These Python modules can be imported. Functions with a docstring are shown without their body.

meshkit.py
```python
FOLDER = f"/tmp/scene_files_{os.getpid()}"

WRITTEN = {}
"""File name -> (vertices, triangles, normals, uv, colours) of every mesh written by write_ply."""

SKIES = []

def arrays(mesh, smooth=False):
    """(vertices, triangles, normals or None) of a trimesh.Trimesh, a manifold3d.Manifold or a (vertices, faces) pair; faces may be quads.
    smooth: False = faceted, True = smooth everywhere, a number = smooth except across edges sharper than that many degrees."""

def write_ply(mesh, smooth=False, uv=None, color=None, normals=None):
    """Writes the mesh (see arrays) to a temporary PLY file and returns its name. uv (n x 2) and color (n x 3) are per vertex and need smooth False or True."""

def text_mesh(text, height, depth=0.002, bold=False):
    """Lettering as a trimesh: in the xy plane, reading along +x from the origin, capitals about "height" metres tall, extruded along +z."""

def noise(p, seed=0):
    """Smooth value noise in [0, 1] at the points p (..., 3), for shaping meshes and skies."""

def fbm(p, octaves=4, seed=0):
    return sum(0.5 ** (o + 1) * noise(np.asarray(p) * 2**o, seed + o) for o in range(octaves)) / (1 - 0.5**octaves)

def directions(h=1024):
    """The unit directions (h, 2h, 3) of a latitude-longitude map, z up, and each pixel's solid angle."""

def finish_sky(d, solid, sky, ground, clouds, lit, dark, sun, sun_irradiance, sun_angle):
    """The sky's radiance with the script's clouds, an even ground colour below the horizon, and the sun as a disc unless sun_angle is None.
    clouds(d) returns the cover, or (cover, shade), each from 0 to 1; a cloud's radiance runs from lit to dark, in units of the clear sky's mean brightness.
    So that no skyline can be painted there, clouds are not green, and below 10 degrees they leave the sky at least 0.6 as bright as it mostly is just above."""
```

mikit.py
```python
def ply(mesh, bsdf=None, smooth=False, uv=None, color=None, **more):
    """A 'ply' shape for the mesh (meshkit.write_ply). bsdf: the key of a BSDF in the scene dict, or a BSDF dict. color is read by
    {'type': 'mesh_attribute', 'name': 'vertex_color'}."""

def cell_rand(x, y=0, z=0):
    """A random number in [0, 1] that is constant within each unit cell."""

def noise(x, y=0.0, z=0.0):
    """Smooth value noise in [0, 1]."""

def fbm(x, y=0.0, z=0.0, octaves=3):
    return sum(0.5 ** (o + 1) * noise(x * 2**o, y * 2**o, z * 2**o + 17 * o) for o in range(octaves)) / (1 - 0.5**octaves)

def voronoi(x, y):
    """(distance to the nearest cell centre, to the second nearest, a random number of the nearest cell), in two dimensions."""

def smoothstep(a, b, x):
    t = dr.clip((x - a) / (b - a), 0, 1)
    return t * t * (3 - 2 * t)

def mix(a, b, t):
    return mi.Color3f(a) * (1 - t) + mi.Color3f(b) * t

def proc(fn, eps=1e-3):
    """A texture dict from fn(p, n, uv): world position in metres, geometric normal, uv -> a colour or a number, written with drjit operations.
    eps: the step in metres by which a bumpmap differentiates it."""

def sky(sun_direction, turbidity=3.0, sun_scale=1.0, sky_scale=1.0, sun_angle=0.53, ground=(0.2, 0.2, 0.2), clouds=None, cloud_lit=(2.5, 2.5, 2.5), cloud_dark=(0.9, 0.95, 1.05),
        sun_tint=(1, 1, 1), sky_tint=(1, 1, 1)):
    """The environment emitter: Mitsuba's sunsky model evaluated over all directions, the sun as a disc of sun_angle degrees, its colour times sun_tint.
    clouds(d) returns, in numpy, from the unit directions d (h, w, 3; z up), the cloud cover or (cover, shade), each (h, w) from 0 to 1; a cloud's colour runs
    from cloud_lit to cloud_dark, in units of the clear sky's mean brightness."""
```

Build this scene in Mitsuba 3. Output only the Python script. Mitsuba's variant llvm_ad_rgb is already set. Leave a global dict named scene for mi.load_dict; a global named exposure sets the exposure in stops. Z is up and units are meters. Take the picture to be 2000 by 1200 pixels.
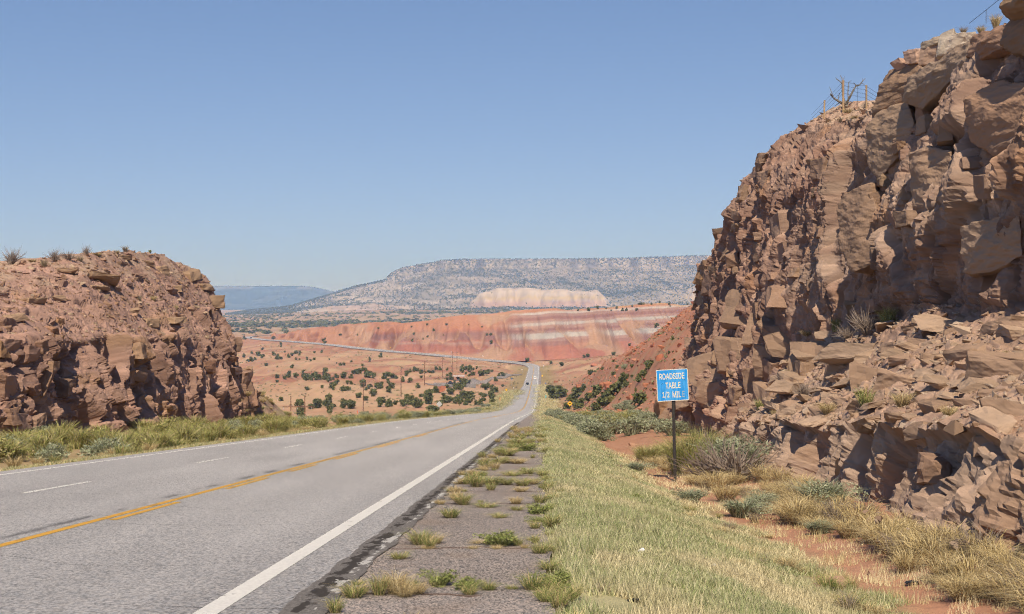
import math, numpy as np, trimesh, mitsuba as mi, mikit, meshkit
import drjit as dr
from scipy.interpolate import PchipInterpolator, RBFInterpolator
from scipy.spatial import ConvexHull
T = mi.ScalarTransform4f
scene, labels = {}, {}

# ---------------------------------------------------------------- camera, sky, exposure
F = 2400.0                                   # focal length in photograph pixels (2000 px wide)
scene['camera'] = {'type': 'perspective', 'fov': math.degrees(2 * math.atan(1000 / F)), 'fov_axis': 'x',
                   'near_clip': 0.1, 'far_clip': 60000.0,
                   'to_world': T().look_at(origin=[0, 0, 0], target=[0, 100, 0], up=[0, 0, 1]),
                   'medium': {'type': 'ref', 'id': 'haze_air'}}
SUN = (-0.03, -1.0, 1.12)
scene['sky'] = mikit.sky(SUN, turbidity=2.7, sky_scale=0.8, sun_tint=(0.97, 1.0, 1.02), sky_tint=(0.91, 0.965, 1.12), ground=(0.25, 0.17, 0.12))
exposure = 1.85
scene['haze_air'] = {'type': 'homogeneous', 'albedo': {'type': 'rgb', 'value': [0.79, 0.87, 0.97]},
                     'sigma_t': {'type': 'rgb', 'value': [0.38e-4, 0.63e-4, 1.12e-4]}}

# ---------------------------------------------------------------- materials
VC = {'type': 'mesh_attribute', 'name': 'vertex_color'}
def rgb(*c): return {'type': 'rgb', 'value': list(c)}
def matte(tex): return {'type': 'twosided', 'bsdf': {'type': 'diffuse', 'reflectance': tex}}
scene['m_earth'] = matte(VC)                 # soil, rock and hills: colour of the material per vertex
def rock_relief(p, n, uv):
    return 0.05 * mikit.fbm(p.x * 2.1, p.y * 2.1, p.z * 5.0, 3) + 0.022 * mikit.fbm(p.x * 9, p.y * 9, p.z * 16, 2)
scene['m_rock'] = {'type': 'twosided', 'bsdf': {'type': 'bumpmap', 'arbitrary': mikit.proc(rock_relief, eps=.02), 'bsdf': {'type': 'diffuse', 'reflectance': VC}, 'scale': 1.0}}
scene['m_leaf'] = matte(VC)                  # leaves and blades: colour of the leaf per vertex

def asphalt_fn(p, n, uv):
    g = mikit.noise(p.x * 55, p.y * 38, 3.0)
    g2 = mikit.noise(p.x * 38, p.y * 26, 7.0)
    big = mikit.fbm(p.x * 0.55, p.y * 0.16, 1.0, 4)
    lane = uv.x                               # metres from the yellow line
    trk = dr.exp(-dr.square((dr.abs(lane) - 1.0) / 0.42)) + dr.exp(-dr.square((dr.abs(lane) - 2.8) / 0.42))
    v = 0.215 + 0.19 * (g - 0.5) + 0.09 * (g2 - 0.5) + 0.07 * (big - 0.5) + 0.020 * trk
    # old tar along the centre joint and fine transverse cracks
    seal = dr.exp(-dr.square((lane + 0.33 + 0.15 * (big - 0.5)) / 0.10)) * mikit.smoothstep(0.36, 0.62, mikit.fbm(p.x * 3.0, p.y * 0.9, 5.0, 3))
    v = v * (1 - 0.62 * seal)
    wob = p.y * 0.32 + 0.5 * mikit.noise(p.x * 0.5, p.y * 0.3)
    cr = dr.abs(wob - dr.floor(wob) - 0.5)
    crack = dr.select(cr < 0.0045, 1.0, 0.0) * mikit.smoothstep(0.55, 0.62, mikit.noise(p.x * 0.22, p.y * 0.11, 9.0))
    v = v * (1 - 0.55 * crack)
    return mikit.mix(mi.Color3f(0.95, 0.97, 1.03), mi.Color3f(1.04, 0.99, 0.97), g2) * v
scene['m_asphalt'] = {'type': 'twosided', 'bsdf': {'type': 'principled', 'base_color': mikit.proc(asphalt_fn), 'roughness': 0.8, 'specular': 0.25}}

CRACKS = [8.9, 10.85, 14.3, 20.6, 23.4, 25.6, 28.4, 31.0, 34.5, 38.0, 42.0, 47.0, 52.0, 59.0, 67.0, 75.0]
def shoulder_fn(p, n, uv):
    g = mikit.noise(p.x * 95, p.y * 40, 3.0)
    a, b, r = mikit.voronoi(p.x * 58, p.y * 26)
    big = mikit.fbm(p.x * 1.1, p.y * 0.5, 2.0, 3)
    v = 0.245 + 0.20 * (g - 0.5) + 0.22 * (r - 0.45) + 0.09 * (big - 0.5)
    col = mikit.mix(mi.Color3f(0.98, 0.93, 0.92), mi.Color3f(1.16, 0.97, 0.86), r) * v
    wig = (0.30 + 0.012 * p.y) * (mikit.fbm(p.x * 2.6, p.y * 0.4, 4.0, 4) - 0.5)
    crack = mi.Float(0)
    for c in CRACKS:
        crack = dr.maximum(crack, 1 - mikit.smoothstep(0.012, 0.05 + 0.0015 * c, dr.abs(p.y + wig - c)))
    dirt = mikit.smoothstep(0.52, 0.75, mikit.fbm(p.x * 1.7, p.y * 1.1, 6.0, 4))
    col = mikit.mix(col, mi.Color3f(0.27, 0.20, 0.15), 0.3 * dirt)
    return mikit.mix(col, mi.Color3f(0.11, 0.06, 0.04), 0.8 * crack * mikit.smoothstep(0.3, 0.55, mikit.noise(p.x * 1.6, p.y * 1.3, 12.0)))
scene['m_shoulder'] = {'type': 'twosided', 'bsdf': {'type': 'diffuse', 'reflectance': mikit.proc(shoulder_fn)}}

def paint_fn(base, worn, thr):
    def fn(p, n, uv):
        w = mikit.fbm(p.x * 9, p.y * 5, 1.0, 4)
        k = mikit.smoothstep(thr, thr + 0.12, w) * 0.8
        return mikit.mix(mi.Color3f(*base), mi.Color3f(*worn), k) * (0.93 + 0.14 * mikit.noise(p.x * 50, p.y * 40))
    return fn
scene['m_white_paint'] = matte(mikit.proc(paint_fn((0.66, 0.65, 0.62), (0.2, 0.19, 0.18), 0.72)))
scene['m_worn_paint'] = matte(mikit.proc(paint_fn((0.42, 0.41, 0.40), (0.10, 0.09, 0.09), 0.47)))
scene['m_yellow_paint'] = matte(mikit.proc(paint_fn((0.58, 0.33, 0.075), (0.22, 0.17, 0.10), 0.62)))
def tar_fn(p, n, uv):
    g = mikit.noise(p.x * 60, p.y * 42, 3.0)
    ragged = mikit.fbm(p.x * 11, p.y * 4.2, 2.0, 4); run = mikit.fbm(p.x * 2, p.y * 0.8, 8.0, 3)
    o = uv.x - 4.40                                                  # across the edge, metres
    dark = mikit.smoothstep(0.50, 0.60, ragged * 0.55 + 0.365 + 0.22 * (run - 0.5) - dr.abs(o + 0.03) * 1.7)
    white = mikit.smoothstep(0.52, 0.60, mikit.fbm(p.x * 15, p.y * 6, 5.0, 4) * 0.7 + 0.24 + 0.5 * (run - 0.5) - dr.abs(o - 0.09) * 2.6)
    c = mi.Color3f(0.17, 0.16, 0.155) * (0.75 + 0.5 * g)
    c = mikit.mix(c, mi.Color3f(0.05, 0.046, 0.045), dark * 0.9)
    return mikit.mix(c, mi.Color3f(0.50, 0.49, 0.47), white * 0.85)
scene['m_tar'] = matte(mikit.proc(tar_fn))

# ---------------------------------------------------------------- helpers
def tag(key, label=None, cat=None, group=None, kind=None):
    d = {}
    if label: d['label'] = label
    if cat: d['category'] = cat
    if group: d['group'] = group
    if kind: d['kind'] = kind
    labels[key] = d
    return key
COUNT = {}
def numbered(name):
    n = COUNT.get(name, 0); COUNT[name] = n + 1
    return name if n == 0 else f'{name}_{n:03d}'
def at(px, py, D): return np.array([(px - 1000) / F * D, D, (600 - py) / F * D])
def h01(*k, seed=0):
    b = np.zeros(np.broadcast(*k).shape, np.int64) + seed * 144665 + 99991
    for v, m in zip(k, (374761393, 668265263, 2147483647)):
        b = b + (np.asarray(v).astype(np.int64) + 1000003) * m
    b &= 0xFFFFFFFF
    b = ((b ^ (b >> 13)) * 1274126177) & 0xFFFFFFFF
    b = ((b ^ (b >> 15)) * 2246822519) & 0xFFFFFFFF
    return ((b ^ (b >> 16)) & 0xFFFFFF) / 16777215.0
def n2(x, y, seed=0, octaves=1):
    x, y = np.broadcast_arrays(np.asarray(x, float), np.asarray(y, float))
    p = np.stack([x, y, np.zeros_like(x)], -1)
    return meshkit.fbm(p, octaves, seed) if octaves > 1 else meshkit.noise(p, seed)
def sst(a, b, x):
    t = np.clip((np.asarray(x, float) - a) / (b - a), 0, 1); return t * t * (3 - 2 * t)
def lerp(a, b, t): return a + (b - a) * t
def cmix(a, b, t): return np.asarray(a, float) * (1 - t[..., None]) + np.asarray(b, float) * t[..., None]
def grid_faces(nr, nc):
    i = np.arange(nr * nc).reshape(nr, nc)
    a, b, c, d = i[:-1, :-1].ravel(), i[:-1, 1:].ravel(), i[1:, 1:].ravel(), i[1:, :-1].ravel()
    return np.vstack([np.stack([a, b, c], 1), np.stack([a, c, d], 1)])
def sheet(P, color, bsdf='m_earth', smooth=False):
    nr, nc = P.shape[:2]
    return mikit.ply((P.reshape(-1, 3), grid_faces(nr, nc)), bsdf, smooth=smooth, color=None if color is None else color.reshape(-1, 3))
def cat(parts):
    V, Fc, C, o = [], [], [], 0
    for v, f, c in parts:
        V.append(v); Fc.append(f + o); C.append(np.broadcast_to(c, v.shape)); o += len(v)
    return np.vstack(V), np.vstack(Fc), np.vstack(C)
def vply(vfc, bsdf='m_leaf', smooth=False, **k): return mikit.ply((vfc[0], vfc[1]), bsdf, smooth=smooth, color=vfc[2], **k)

# ---------------------------------------------------------------- road line and ground height
SL = 0.0245                                   # the road runs dead straight, a little to the right of the view
_zy = np.array([-80, -30, 0, 50, 110, 193, 270, 342, 453, 563, 681, 813, 965, 1100, 1500, 3000.])
_zz = np.array([4.55, .66, -1.68, -5.58, -10.25, -17.0, -23.3, -29.0, -36.4, -41.0, -44.0, -46.3, -47.6, -44.5, -43.0, -46.])
zr = PchipInterpolator(_zy, _zz)
def center(Y): return -6.34 + SL * np.asarray(Y, float)
_ly = np.array([0, 110, 342, 500, 563, 681, 965.]); _lo = np.array([6.2, 6.5, 7.5, 7.3, 6.7, 3.75, 3.65])
def left_w(Y): return np.interp(Y, _ly, _lo)
far_path = np.array([[17.3, 965, -47.6], [16.8, 985, -47.5], [13.0, 1004, -47.1], [5, 1019, -46.6], [-8, 1033, -46.0], [-30, 1052, -45.0], [-60, 1085, -43.4], [-96, 1130, -42.2],
                     [-150, 1235, -42.0], [-205, 1380, -42.6], [-250, 1490, -43.4], [-295, 1590, -44.2], [-345, 1700, -45.2], [-385, 1800, -45.0], [-398, 1880, -45.0], [-388, 1980, -45.2], [-345, 2060, -45.6], [-270, 2130, -46.], [-180, 2200, -46]])
_t = np.r_[0, np.cumsum(np.linalg.norm(np.diff(far_path[:, :2], axis=0), axis=1))]
far_curve = PchipInterpolator(_t, far_path)
far_pts = far_curve(np.linspace(0, _t[-1], 240))

VERGE_L = [-60, -28, -22, -17, -14.2, -13.4, -12.9, -2.2, -1.9, .05, .35, 1.2, 2.2, 3.2, 4.2, 5.2, 6.3, 7.4, 9, 14, 60]
VERGE_E = [-.6, -.4, -.5, -.5, -.16, -.05, -.30, -.30, -.26, -.10, -.03, -.16, -.42, -.78, -1.0, -1.05, -.9, -.7, -.6, -.9, -1.5]
def verge(L): return np.interp(L, VERGE_L, VERGE_E)

_c = []
def cp(px, py, D): _c.append(at(px, py, D))
def cw(X, Y, Z): _c.append(np.array([X, Y, Z], float))
for Y in (2, 8, 25, 60, 100):
    for X in (-1.2, -.5, -.25, 0, .1, .25, .5, 1.2): cw(X * Y, Y, zr(Y) - 1.0)
for X, Y, Z in [(-28, 130, -12.8), (-60, 130, -11), (-100, 130, -11), (-30, 160, -17), (-60, 170, -21), (-120, 170, -24), (-30, 200, -20), (-60, 220, -27), (-150, 220, -32),
                (-40, 300, -32.5), (-20, 300, -28), (-100, 300, -35.5), (-200, 300, -37), (-30, 400, -36.5), (-100, 400, -38), (-240, 400, -39),
                (14, 130, -13), (40, 130, -1), (80, 130, 4), (26, 150, -11), (60, 170, 6), (110, 170, 9), (80, 230, 10), (150, 230, 12), (30, 210, -8), (16, 210, -17.5), (10, 250, -21.5), (14, 300, -25), (17, 400, -31), (20, 480, -34.5), (26, 600, -38.5)]: cw(X, Y, Z)
for a in [(1385, 568, 232), (1330, 603, 285), (1290, 640, 330), (1230, 680, 400), (1190, 700, 450), (1120, 732, 560), (1270, 800, 170), (1215, 785, 240), (1150, 768, 330), (1115, 748, 470), (1098, 726, 640),
          (1500, 540, 300), (1450, 620, 420), (1800, 560, 400), (2200, 540, 400), (2000, 590, 700), (1350, 690, 700), (1250, 712, 800), (1110, 708, 930), (1180, 700, 930), (1250, 692, 1000), (1060, 708, 1010), (1400, 680, 1000), (2000, 650, 1100),
          (450, 795, 520), (560, 797, 480), (700, 799, 480), (850, 788, 490), (930, 781, 500), (450, 760, 670), (600, 757, 640), (750, 752, 650), (900, 746, 680), (970, 744, 720), (0, 770, 600), (-300, 770, 600),
          (450, 722, 900), (600, 716, 880), (750, 717, 880), (900, 716, 880), (970, 715, 930), (0, 720, 1000), (-400, 720, 1000), (450, 690, 1250), (600, 694, 1080), (700, 693, 1080), (800, 694, 1060), (480, 676, 1500), (540, 676, 1400), (620, 679, 1300),
          (440, 668, 1650), (300, 665, 1700), (-300, 665, 1700), (470, 657, 1950), (600, 655, 1950), (800, 652, 2000), (1100, 650, 2000), (1500, 640, 2000), (2300, 640, 2000),
          (450, 632, 3300), (700, 629, 3300), (1000, 626, 3300), (1400, 624, 3300), (-300, 634, 3300), (2300, 622, 3300), (450, 615, 6000), (650, 606, 5400), (800, 604, 5400), (1200, 600, 5400), (-300, 617, 6000), (1500, 598, 5400), (2300, 596, 5400),
          (450, 606, 12000), (800, 606, 12000), (1500, 604, 12000), (-400, 606, 12000), (2400, 604, 12000), (450, 604, 24000), (1000, 604, 24000), (1800, 604, 24000), (-400, 604, 24000), (2400, 604, 24000)]: cp(*a)
for Y in (130, 160, 200, 250, 300, 350, 400, 450, 500, 560, 620, 680, 750, 820, 900, 960):
    cw(center(Y) - left_w(Y) - 7, Y, zr(Y) - 1.2); cw(center(Y) + 9, Y, zr(Y) - 1.2)
for q in far_path[4:-2]:
    cw(*(q - [0, 0, .6]))
_c = np.array(_c)
_tf = lambda x, y: np.stack([np.asarray(x) / np.asarray(y) * 2.2, np.log(np.asarray(y)) * 0.85], -1)
_rbf = RBFInterpolator(_tf(_c[:, 0], _c[:, 1]), _c[:, 2], kernel='linear', smoothing=0.02)
def ground_z(X, Y, detail=True):
    X, Y = np.asarray(X, float), np.asarray(Y, float)
    sh = X.shape
    z = _rbf(_tf(X.ravel(), Y.ravel())).reshape(sh)
    if detail:
        w = sst(120, 300, Y)
        z = z + w * ((n2(X / 60, Y / 60, 3, 3) - .5) * 5 * sst(300, 800, Y) + (n2(X / 17, Y / 17, 5, 3) - .5) * 2.0)
        # dry washes and small spurs under the far road
        g = np.abs(n2(X / 38 + Y / 200, Y / 70, 8, 2) - .5) * 2
        z = z - w * 3.0 * np.exp(-(g / .16) ** 2) * sst(420, 800, Y) * (1 - sst(1500, 2200, Y))
    # corridor of the road
    Lc = X - SL * Y
    lw = left_w(Y)
    off = Lc + 6.34
    near = 1 - sst(112, 150, Y)
    Lx = np.where(off < 0, -12.54 + (off + lw) * 1.0, Lc)
    corr = zr(Y) + verge(Lx)
    inner_l, inner_r = lerp(lw + 7, 40, near), lerp(14, 30, near)
    dist = np.maximum(np.maximum(-off - inner_l, off - inner_r), 0)
    far = sst(900, 975, Y)
    w = (1 - sst(0, lerp(16, 6, near), dist)) * (1 - far)
    z = z * (1 - w) + corr * w
    # far road
    m = (Y > 900) & (Y < 2400)
    if m.any():
        from scipy.spatial import cKDTree
        d, i = cKDTree(far_pts[:, :2]).query(np.stack([X[m], Y[m]], 1))
        ww = 1 - sst(6, 16, d)
        z[m] = z[m] * (1 - ww) + (far_pts[i, 2] - .5) * ww
    return z
# ---------------------------------------------------------------- ground
RED, ORANGE, TAN, STRAW, DUST = (.33, .125, .07), (.40, .16, .085), (.42, .23, .13), (.40, .30, .17), (.36, .22, .15)
def ground_color(X, Y, Z):
    Lc = X - SL * Y
    a = n2(X / 25, Y / 40, 11, 4); b = n2(X / 7, Y / 7, 12, 4); c = n2(X / 1.3, Y / 2.2, 13, 4); d = n2(X / .2, Y / .25, 14, 3)
    col = cmix((.41, .225, .15), (.48, .305, .20), sst(.40, .62, a))
    col = cmix(col, STRAW, sst(.45, .75, b) * .45)
    col = cmix(col, (.33, .145, .10), sst(.55, .68, n2(X / 90, Y / 24, 15, 3)) * .75 * sst(500, 800, Y))
    # tan dry-grass flat in the middle of the valley
    col = cmix(col, (.50, .335, .21), np.exp(-((Y - 560) / 110.) ** 2) * .7 * (Lc < -15))
    # plain far away: pale buff
    col = cmix(col, cmix((.37, .275, .185), (.44, .33, .22), b), sst(1750, 2300, Y))
    col = cmix(col, (.36, .21, .13), sst(1750, 2300, Y) * sst(.62, .7, n2(X / 500, Y / 260, 16, 3)) * .6)
    tal_ = sst(9, 24, Lc) * sst(120, 170, Y) * (1 - sst(620, 760, Y))
    col = cmix(col, cmix((.47, .235, .16), (.41, .185, .125), c), tal_ * .85)
    col = cmix(col, cmix((.30, .25, .15), (.46, .36, .22), d), sst(.58, .70, n2(X / 3.2, Y / 5, 19, 3)) * .55 * sst(150, 260, Y) * (1 - sst(1200, 1700, Y)))
    # verges beside the road
    off = Lc + 6.34; lw = left_w(Y)
    gv = 1 - sst(5, 15, np.maximum(-off - lw, off - 4.2))
    col = cmix(col, cmix((.25, .21, .10), (.36, .28, .15), c), gv * (Y < 985) * .8)
    # near ditch and cut
    nr = 1 - sst(95, 130, Y)
    soil = cmix((.40, .205, .13), (.46, .27, .19), c)
    soil = cmix(soil, (.34, .17, .11), sst(.5, .8, d) * .5)
    grass = cmix((.24, .25, .13), (.40, .37, .22), sst(.3, .7, n2(X / .9, Y / 1.6, 17, 3)))
    mid = np.interp(Y, [0, 22, 40, 110], [4.6, 4.4, 3.3, 3.2]) + (n2(X * 0, Y / 4, 18, 2) - .5) * 1.6
    w = sst(-.7, .7, Lc - mid + (c - .5) * 1.2)
    nearc = cmix(grass, soil, np.where(Lc > 0, w, 0.0))
    nearc = cmix(nearc, cmix((.30, .24, .13), (.42, .30, .18), c), ((Lc < -13)).astype(float))
    return cmix(col, nearc, nr) * (0.88 + 0.24 * d)[..., None]
tanx = np.linspace(-.66, .66, 440)
ys = np.concatenate([np.geomspace(2.5, 130, 270), np.geomspace(131.5, 2400, 330), np.geomspace(2430, 30000, 50)])
GX, GY = tanx[None, :] * ys[:, None], np.broadcast_to(ys[:, None], (len(ys), len(tanx)))
GZ = ground_z(GX, GY)
Lg = GX - SL * GY
rough = (n2(GX / .35, GY / .35, 20, 3) - .5)
GZ = GZ + np.where((GY < 130) & ((Lg > .3) | (Lg < -13.3)), rough * .10, 0) + np.where(GY > 130, (n2(GX / 5, GY / 5, 21, 3) - .5) * .5 * np.where(np.abs(Lg + 6) > 14, 1, 0), 0)
scene['ground'] = sheet(np.stack([GX, GY, GZ], -1), ground_color(GX, GY, GZ))
tag('ground', 'red and tan desert ground from the grassy verge across the valley floor to the far plain', 'ground', kind='structure')

# ---------------------------------------------------------------- road, shoulder, markings
def strip(Y, o0, o1, dz, n=2, z=None, jag=0):
    """A band of the straight road between the offsets o0 and o1 from its yellow line."""
    o0, o1 = np.broadcast_to(o0, Y.shape), np.broadcast_to(o1, Y.shape)
    t = np.linspace(0, 1, n)
    O = o0[:, None] * (1 - t) + o1[:, None] * t
    X = center(Y)[:, None] + O
    Z = zr(Y)[:, None] + dz - 0.012 * np.abs(O) * 0
    return np.stack([X, np.broadcast_to(Y[:, None], X.shape), Z], -1), O
yroad = np.concatenate([np.linspace(-30, 130, 161), np.geomspace(131.5, 965, 220)])
def road_strip(key, Y, o0, o1, dz, bsdf, n=2):
    P, O = strip(Y, o0, o1, dz, n)
    uv = np.stack([O, P[..., 1]], -1).reshape(-1, 2)
    nr, nc = P.shape[:2]
    scene[key] = mikit.ply((P.reshape(-1, 3), grid_faces(nr, nc)), bsdf, smooth=True, uv=uv)
def seg(a, b, n=None):
    return yroad[(yroad > a) & (yroad < b)] if n is None else np.linspace(a, b, n)
def with_ends(a, b): return np.unique(np.r_[a, seg(a, b), b])
road_strip('road', yroad, -left_w(yroad) - .65, np.where(yroad < 105, 4.42, 4.42 + (yroad > 105) * .0), 0, 'm_asphalt', 6)
tag('road', 'grey asphalt highway with a climbing lane dropping straight into the valley', 'road', kind='structure')
# far half: round the bend and away under the red hills
tan = np.gradient(far_pts[:, :2], axis=0); tan /= np.linalg.norm(tan, axis=1, keepdims=True); rt = np.stack([tan[:, 1], -tan[:, 0]], 1)
bank = .07 * sst(0, 12, np.arange(240)) * (1 - sst(150, 235, np.arange(240)))
def far_strip(key, o0, o1, dz, bsdf, i0=0, i1=240, n=2):
    O = np.linspace(o0, o1, n)
    P = np.stack([far_pts[i0:i1, None, 0] + rt[i0:i1, None, 0] * O, far_pts[i0:i1, None, 1] + rt[i0:i1, None, 1] * O,
                  far_pts[i0:i1, None, 2] + dz + bank[i0:i1, None] * (O + 5)], -1)
    uv = np.stack([np.broadcast_to(O, P.shape[:2]), P[..., 1]], -1).reshape(-1, 2)
    scene[key] = mikit.ply((P.reshape(-1, 3), grid_faces(i1 - i0, n)), bsdf, smooth=True, uv=uv)
far_strip('road__far_bend', -5.2, 5.2, .0, 'm_asphalt', n=4)
far_strip('road__far_edge_line', 3.6, 3.85, .03, 'm_white_paint', 0, 120)
far_strip('road__far_edge_line_001', -3.85, -3.6, .03, 'm_white_paint', 0, 120)
far_strip('road__far_centre_line', -.2, .2, .03, 'm_yellow_paint', 0, 40)
road_strip('road__edge_line', with_ends(-20, 99), 3.56, 3.76, .004, 'm_white_paint')
for i, (a, b) in enumerate([(101, 118), (121, 150), (152, 965)]):
    road_strip(f'road__edge_line_{i+1:03d}', with_ends(a, b), 3.56, 3.76 + (b > 200) * .05, .004, 'm_white_paint')
Yl = with_ends(-20, 965); road_strip('road__edge_line_004', Yl, -left_w(Yl) - .07, -left_w(Yl) + .07, .004, 'm_white_paint')
road_strip('road__centre_line', with_ends(-20, 96), -.10, .04, .004, 'm_yellow_paint')
for i, (a, b) in enumerate([(98, 125), (130, 150), (154, 190), (193, 250), (253, 962)]):
    road_strip(f'road__centre_line_{i+1:03d}', with_ends(a, b), -.10, .06 + (b > 160) * .15, .004, 'm_yellow_paint')
k = 6
for a, b in [(17.6, 20.8), (24.0, 27.6), (30.0, 33.5), (36.5, 41.0), (46.0, 53.0), (60, 66)]:      # second, broken yellow stripe
    road_strip(f'road__centre_line_{k:03d}', with_ends(a, b), .12, .24, .004, 'm_yellow_paint'); k += 1
k = 0
for a in [11.2 + 11.6 * j for j in range(46)]:                     # broken white line of the climbing lane
    b = a + 3.4
    if b > 545: break
    Yd = with_ends(a, b); o = -3.27 - (left_w(Yd) - 6.2) * .45
    road_strip('road__lane_dash' + (f'_{k:03d}' if k else ''), Yd, o - .06, o + .06, .004, 'm_white_paint'); k += 1
ysh = np.concatenate([np.linspace(-30, 130, 321), np.geomspace(131.5, 900, 120)])
sh_in = np.full_like(ysh, 4.30); sh_out = np.where(ysh < 105, 6.38, np.interp(ysh, [105, 140, 400, 900], [6.38, 6.2, 5.9, 5.6])) + (n2(ysh / 1.5, ysh * 0, 31, 3) - .5) * .28
Y = ysh
P, O = strip(Y, sh_in, sh_out, -.008, 8)
P[..., 2] += (n2(P[..., 0] * 2, P[..., 1] * 1.2, 33, 2) - .5) * .008 * (np.arange(8) > 1)
scene['road_shoulder'] = mikit.ply((P.reshape(-1, 3), grid_faces(*P.shape[:2])), 'm_shoulder', smooth=True, uv=np.stack([O, P[..., 1]], -1).reshape(-1, 2))
tag('road_shoulder', 'old cracked gravelly shoulder pavement with grass growing in its cracks', 'road shoulder', kind='structure')
# ragged tar edge of the newer surface, with crumbs of an older white line in it
Yt = np.linspace(4, 104, 700)
road_strip('road__tar_edge', Yt, 4.22 + (n2(Yt * 2.3, Yt * 0, 42, 4) - .5) * .10, 4.58 + (n2(Yt * 1.9, Yt * 0, 41, 4) - .5) * .16, .004, 'm_tar', 4)
labels['road__tar_edge'] = {'label': 'ragged dark edge of the newer asphalt with crumbling old white paint'}
# broken slab of pavement where a track meets the shoulder
def patch(key, pts, dz):
    from shapely.geometry import Polygon
    poly = Polygon(pts)
    b = poly.bounds; gx, gy = np.meshgrid(np.arange(b[0], b[2], .35), np.arange(b[1], b[3], .8), indexing='ij')
    from shapely import contains_xy
    v, f = trimesh.creation.triangulate_polygon(poly, engine='earcut')
    z = ground_z(v[:, 0], v[:, 1], False) + dz
    scene[key] = mikit.ply((np.c_[v, z], f), 'm_shoulder', smooth=False)
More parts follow.
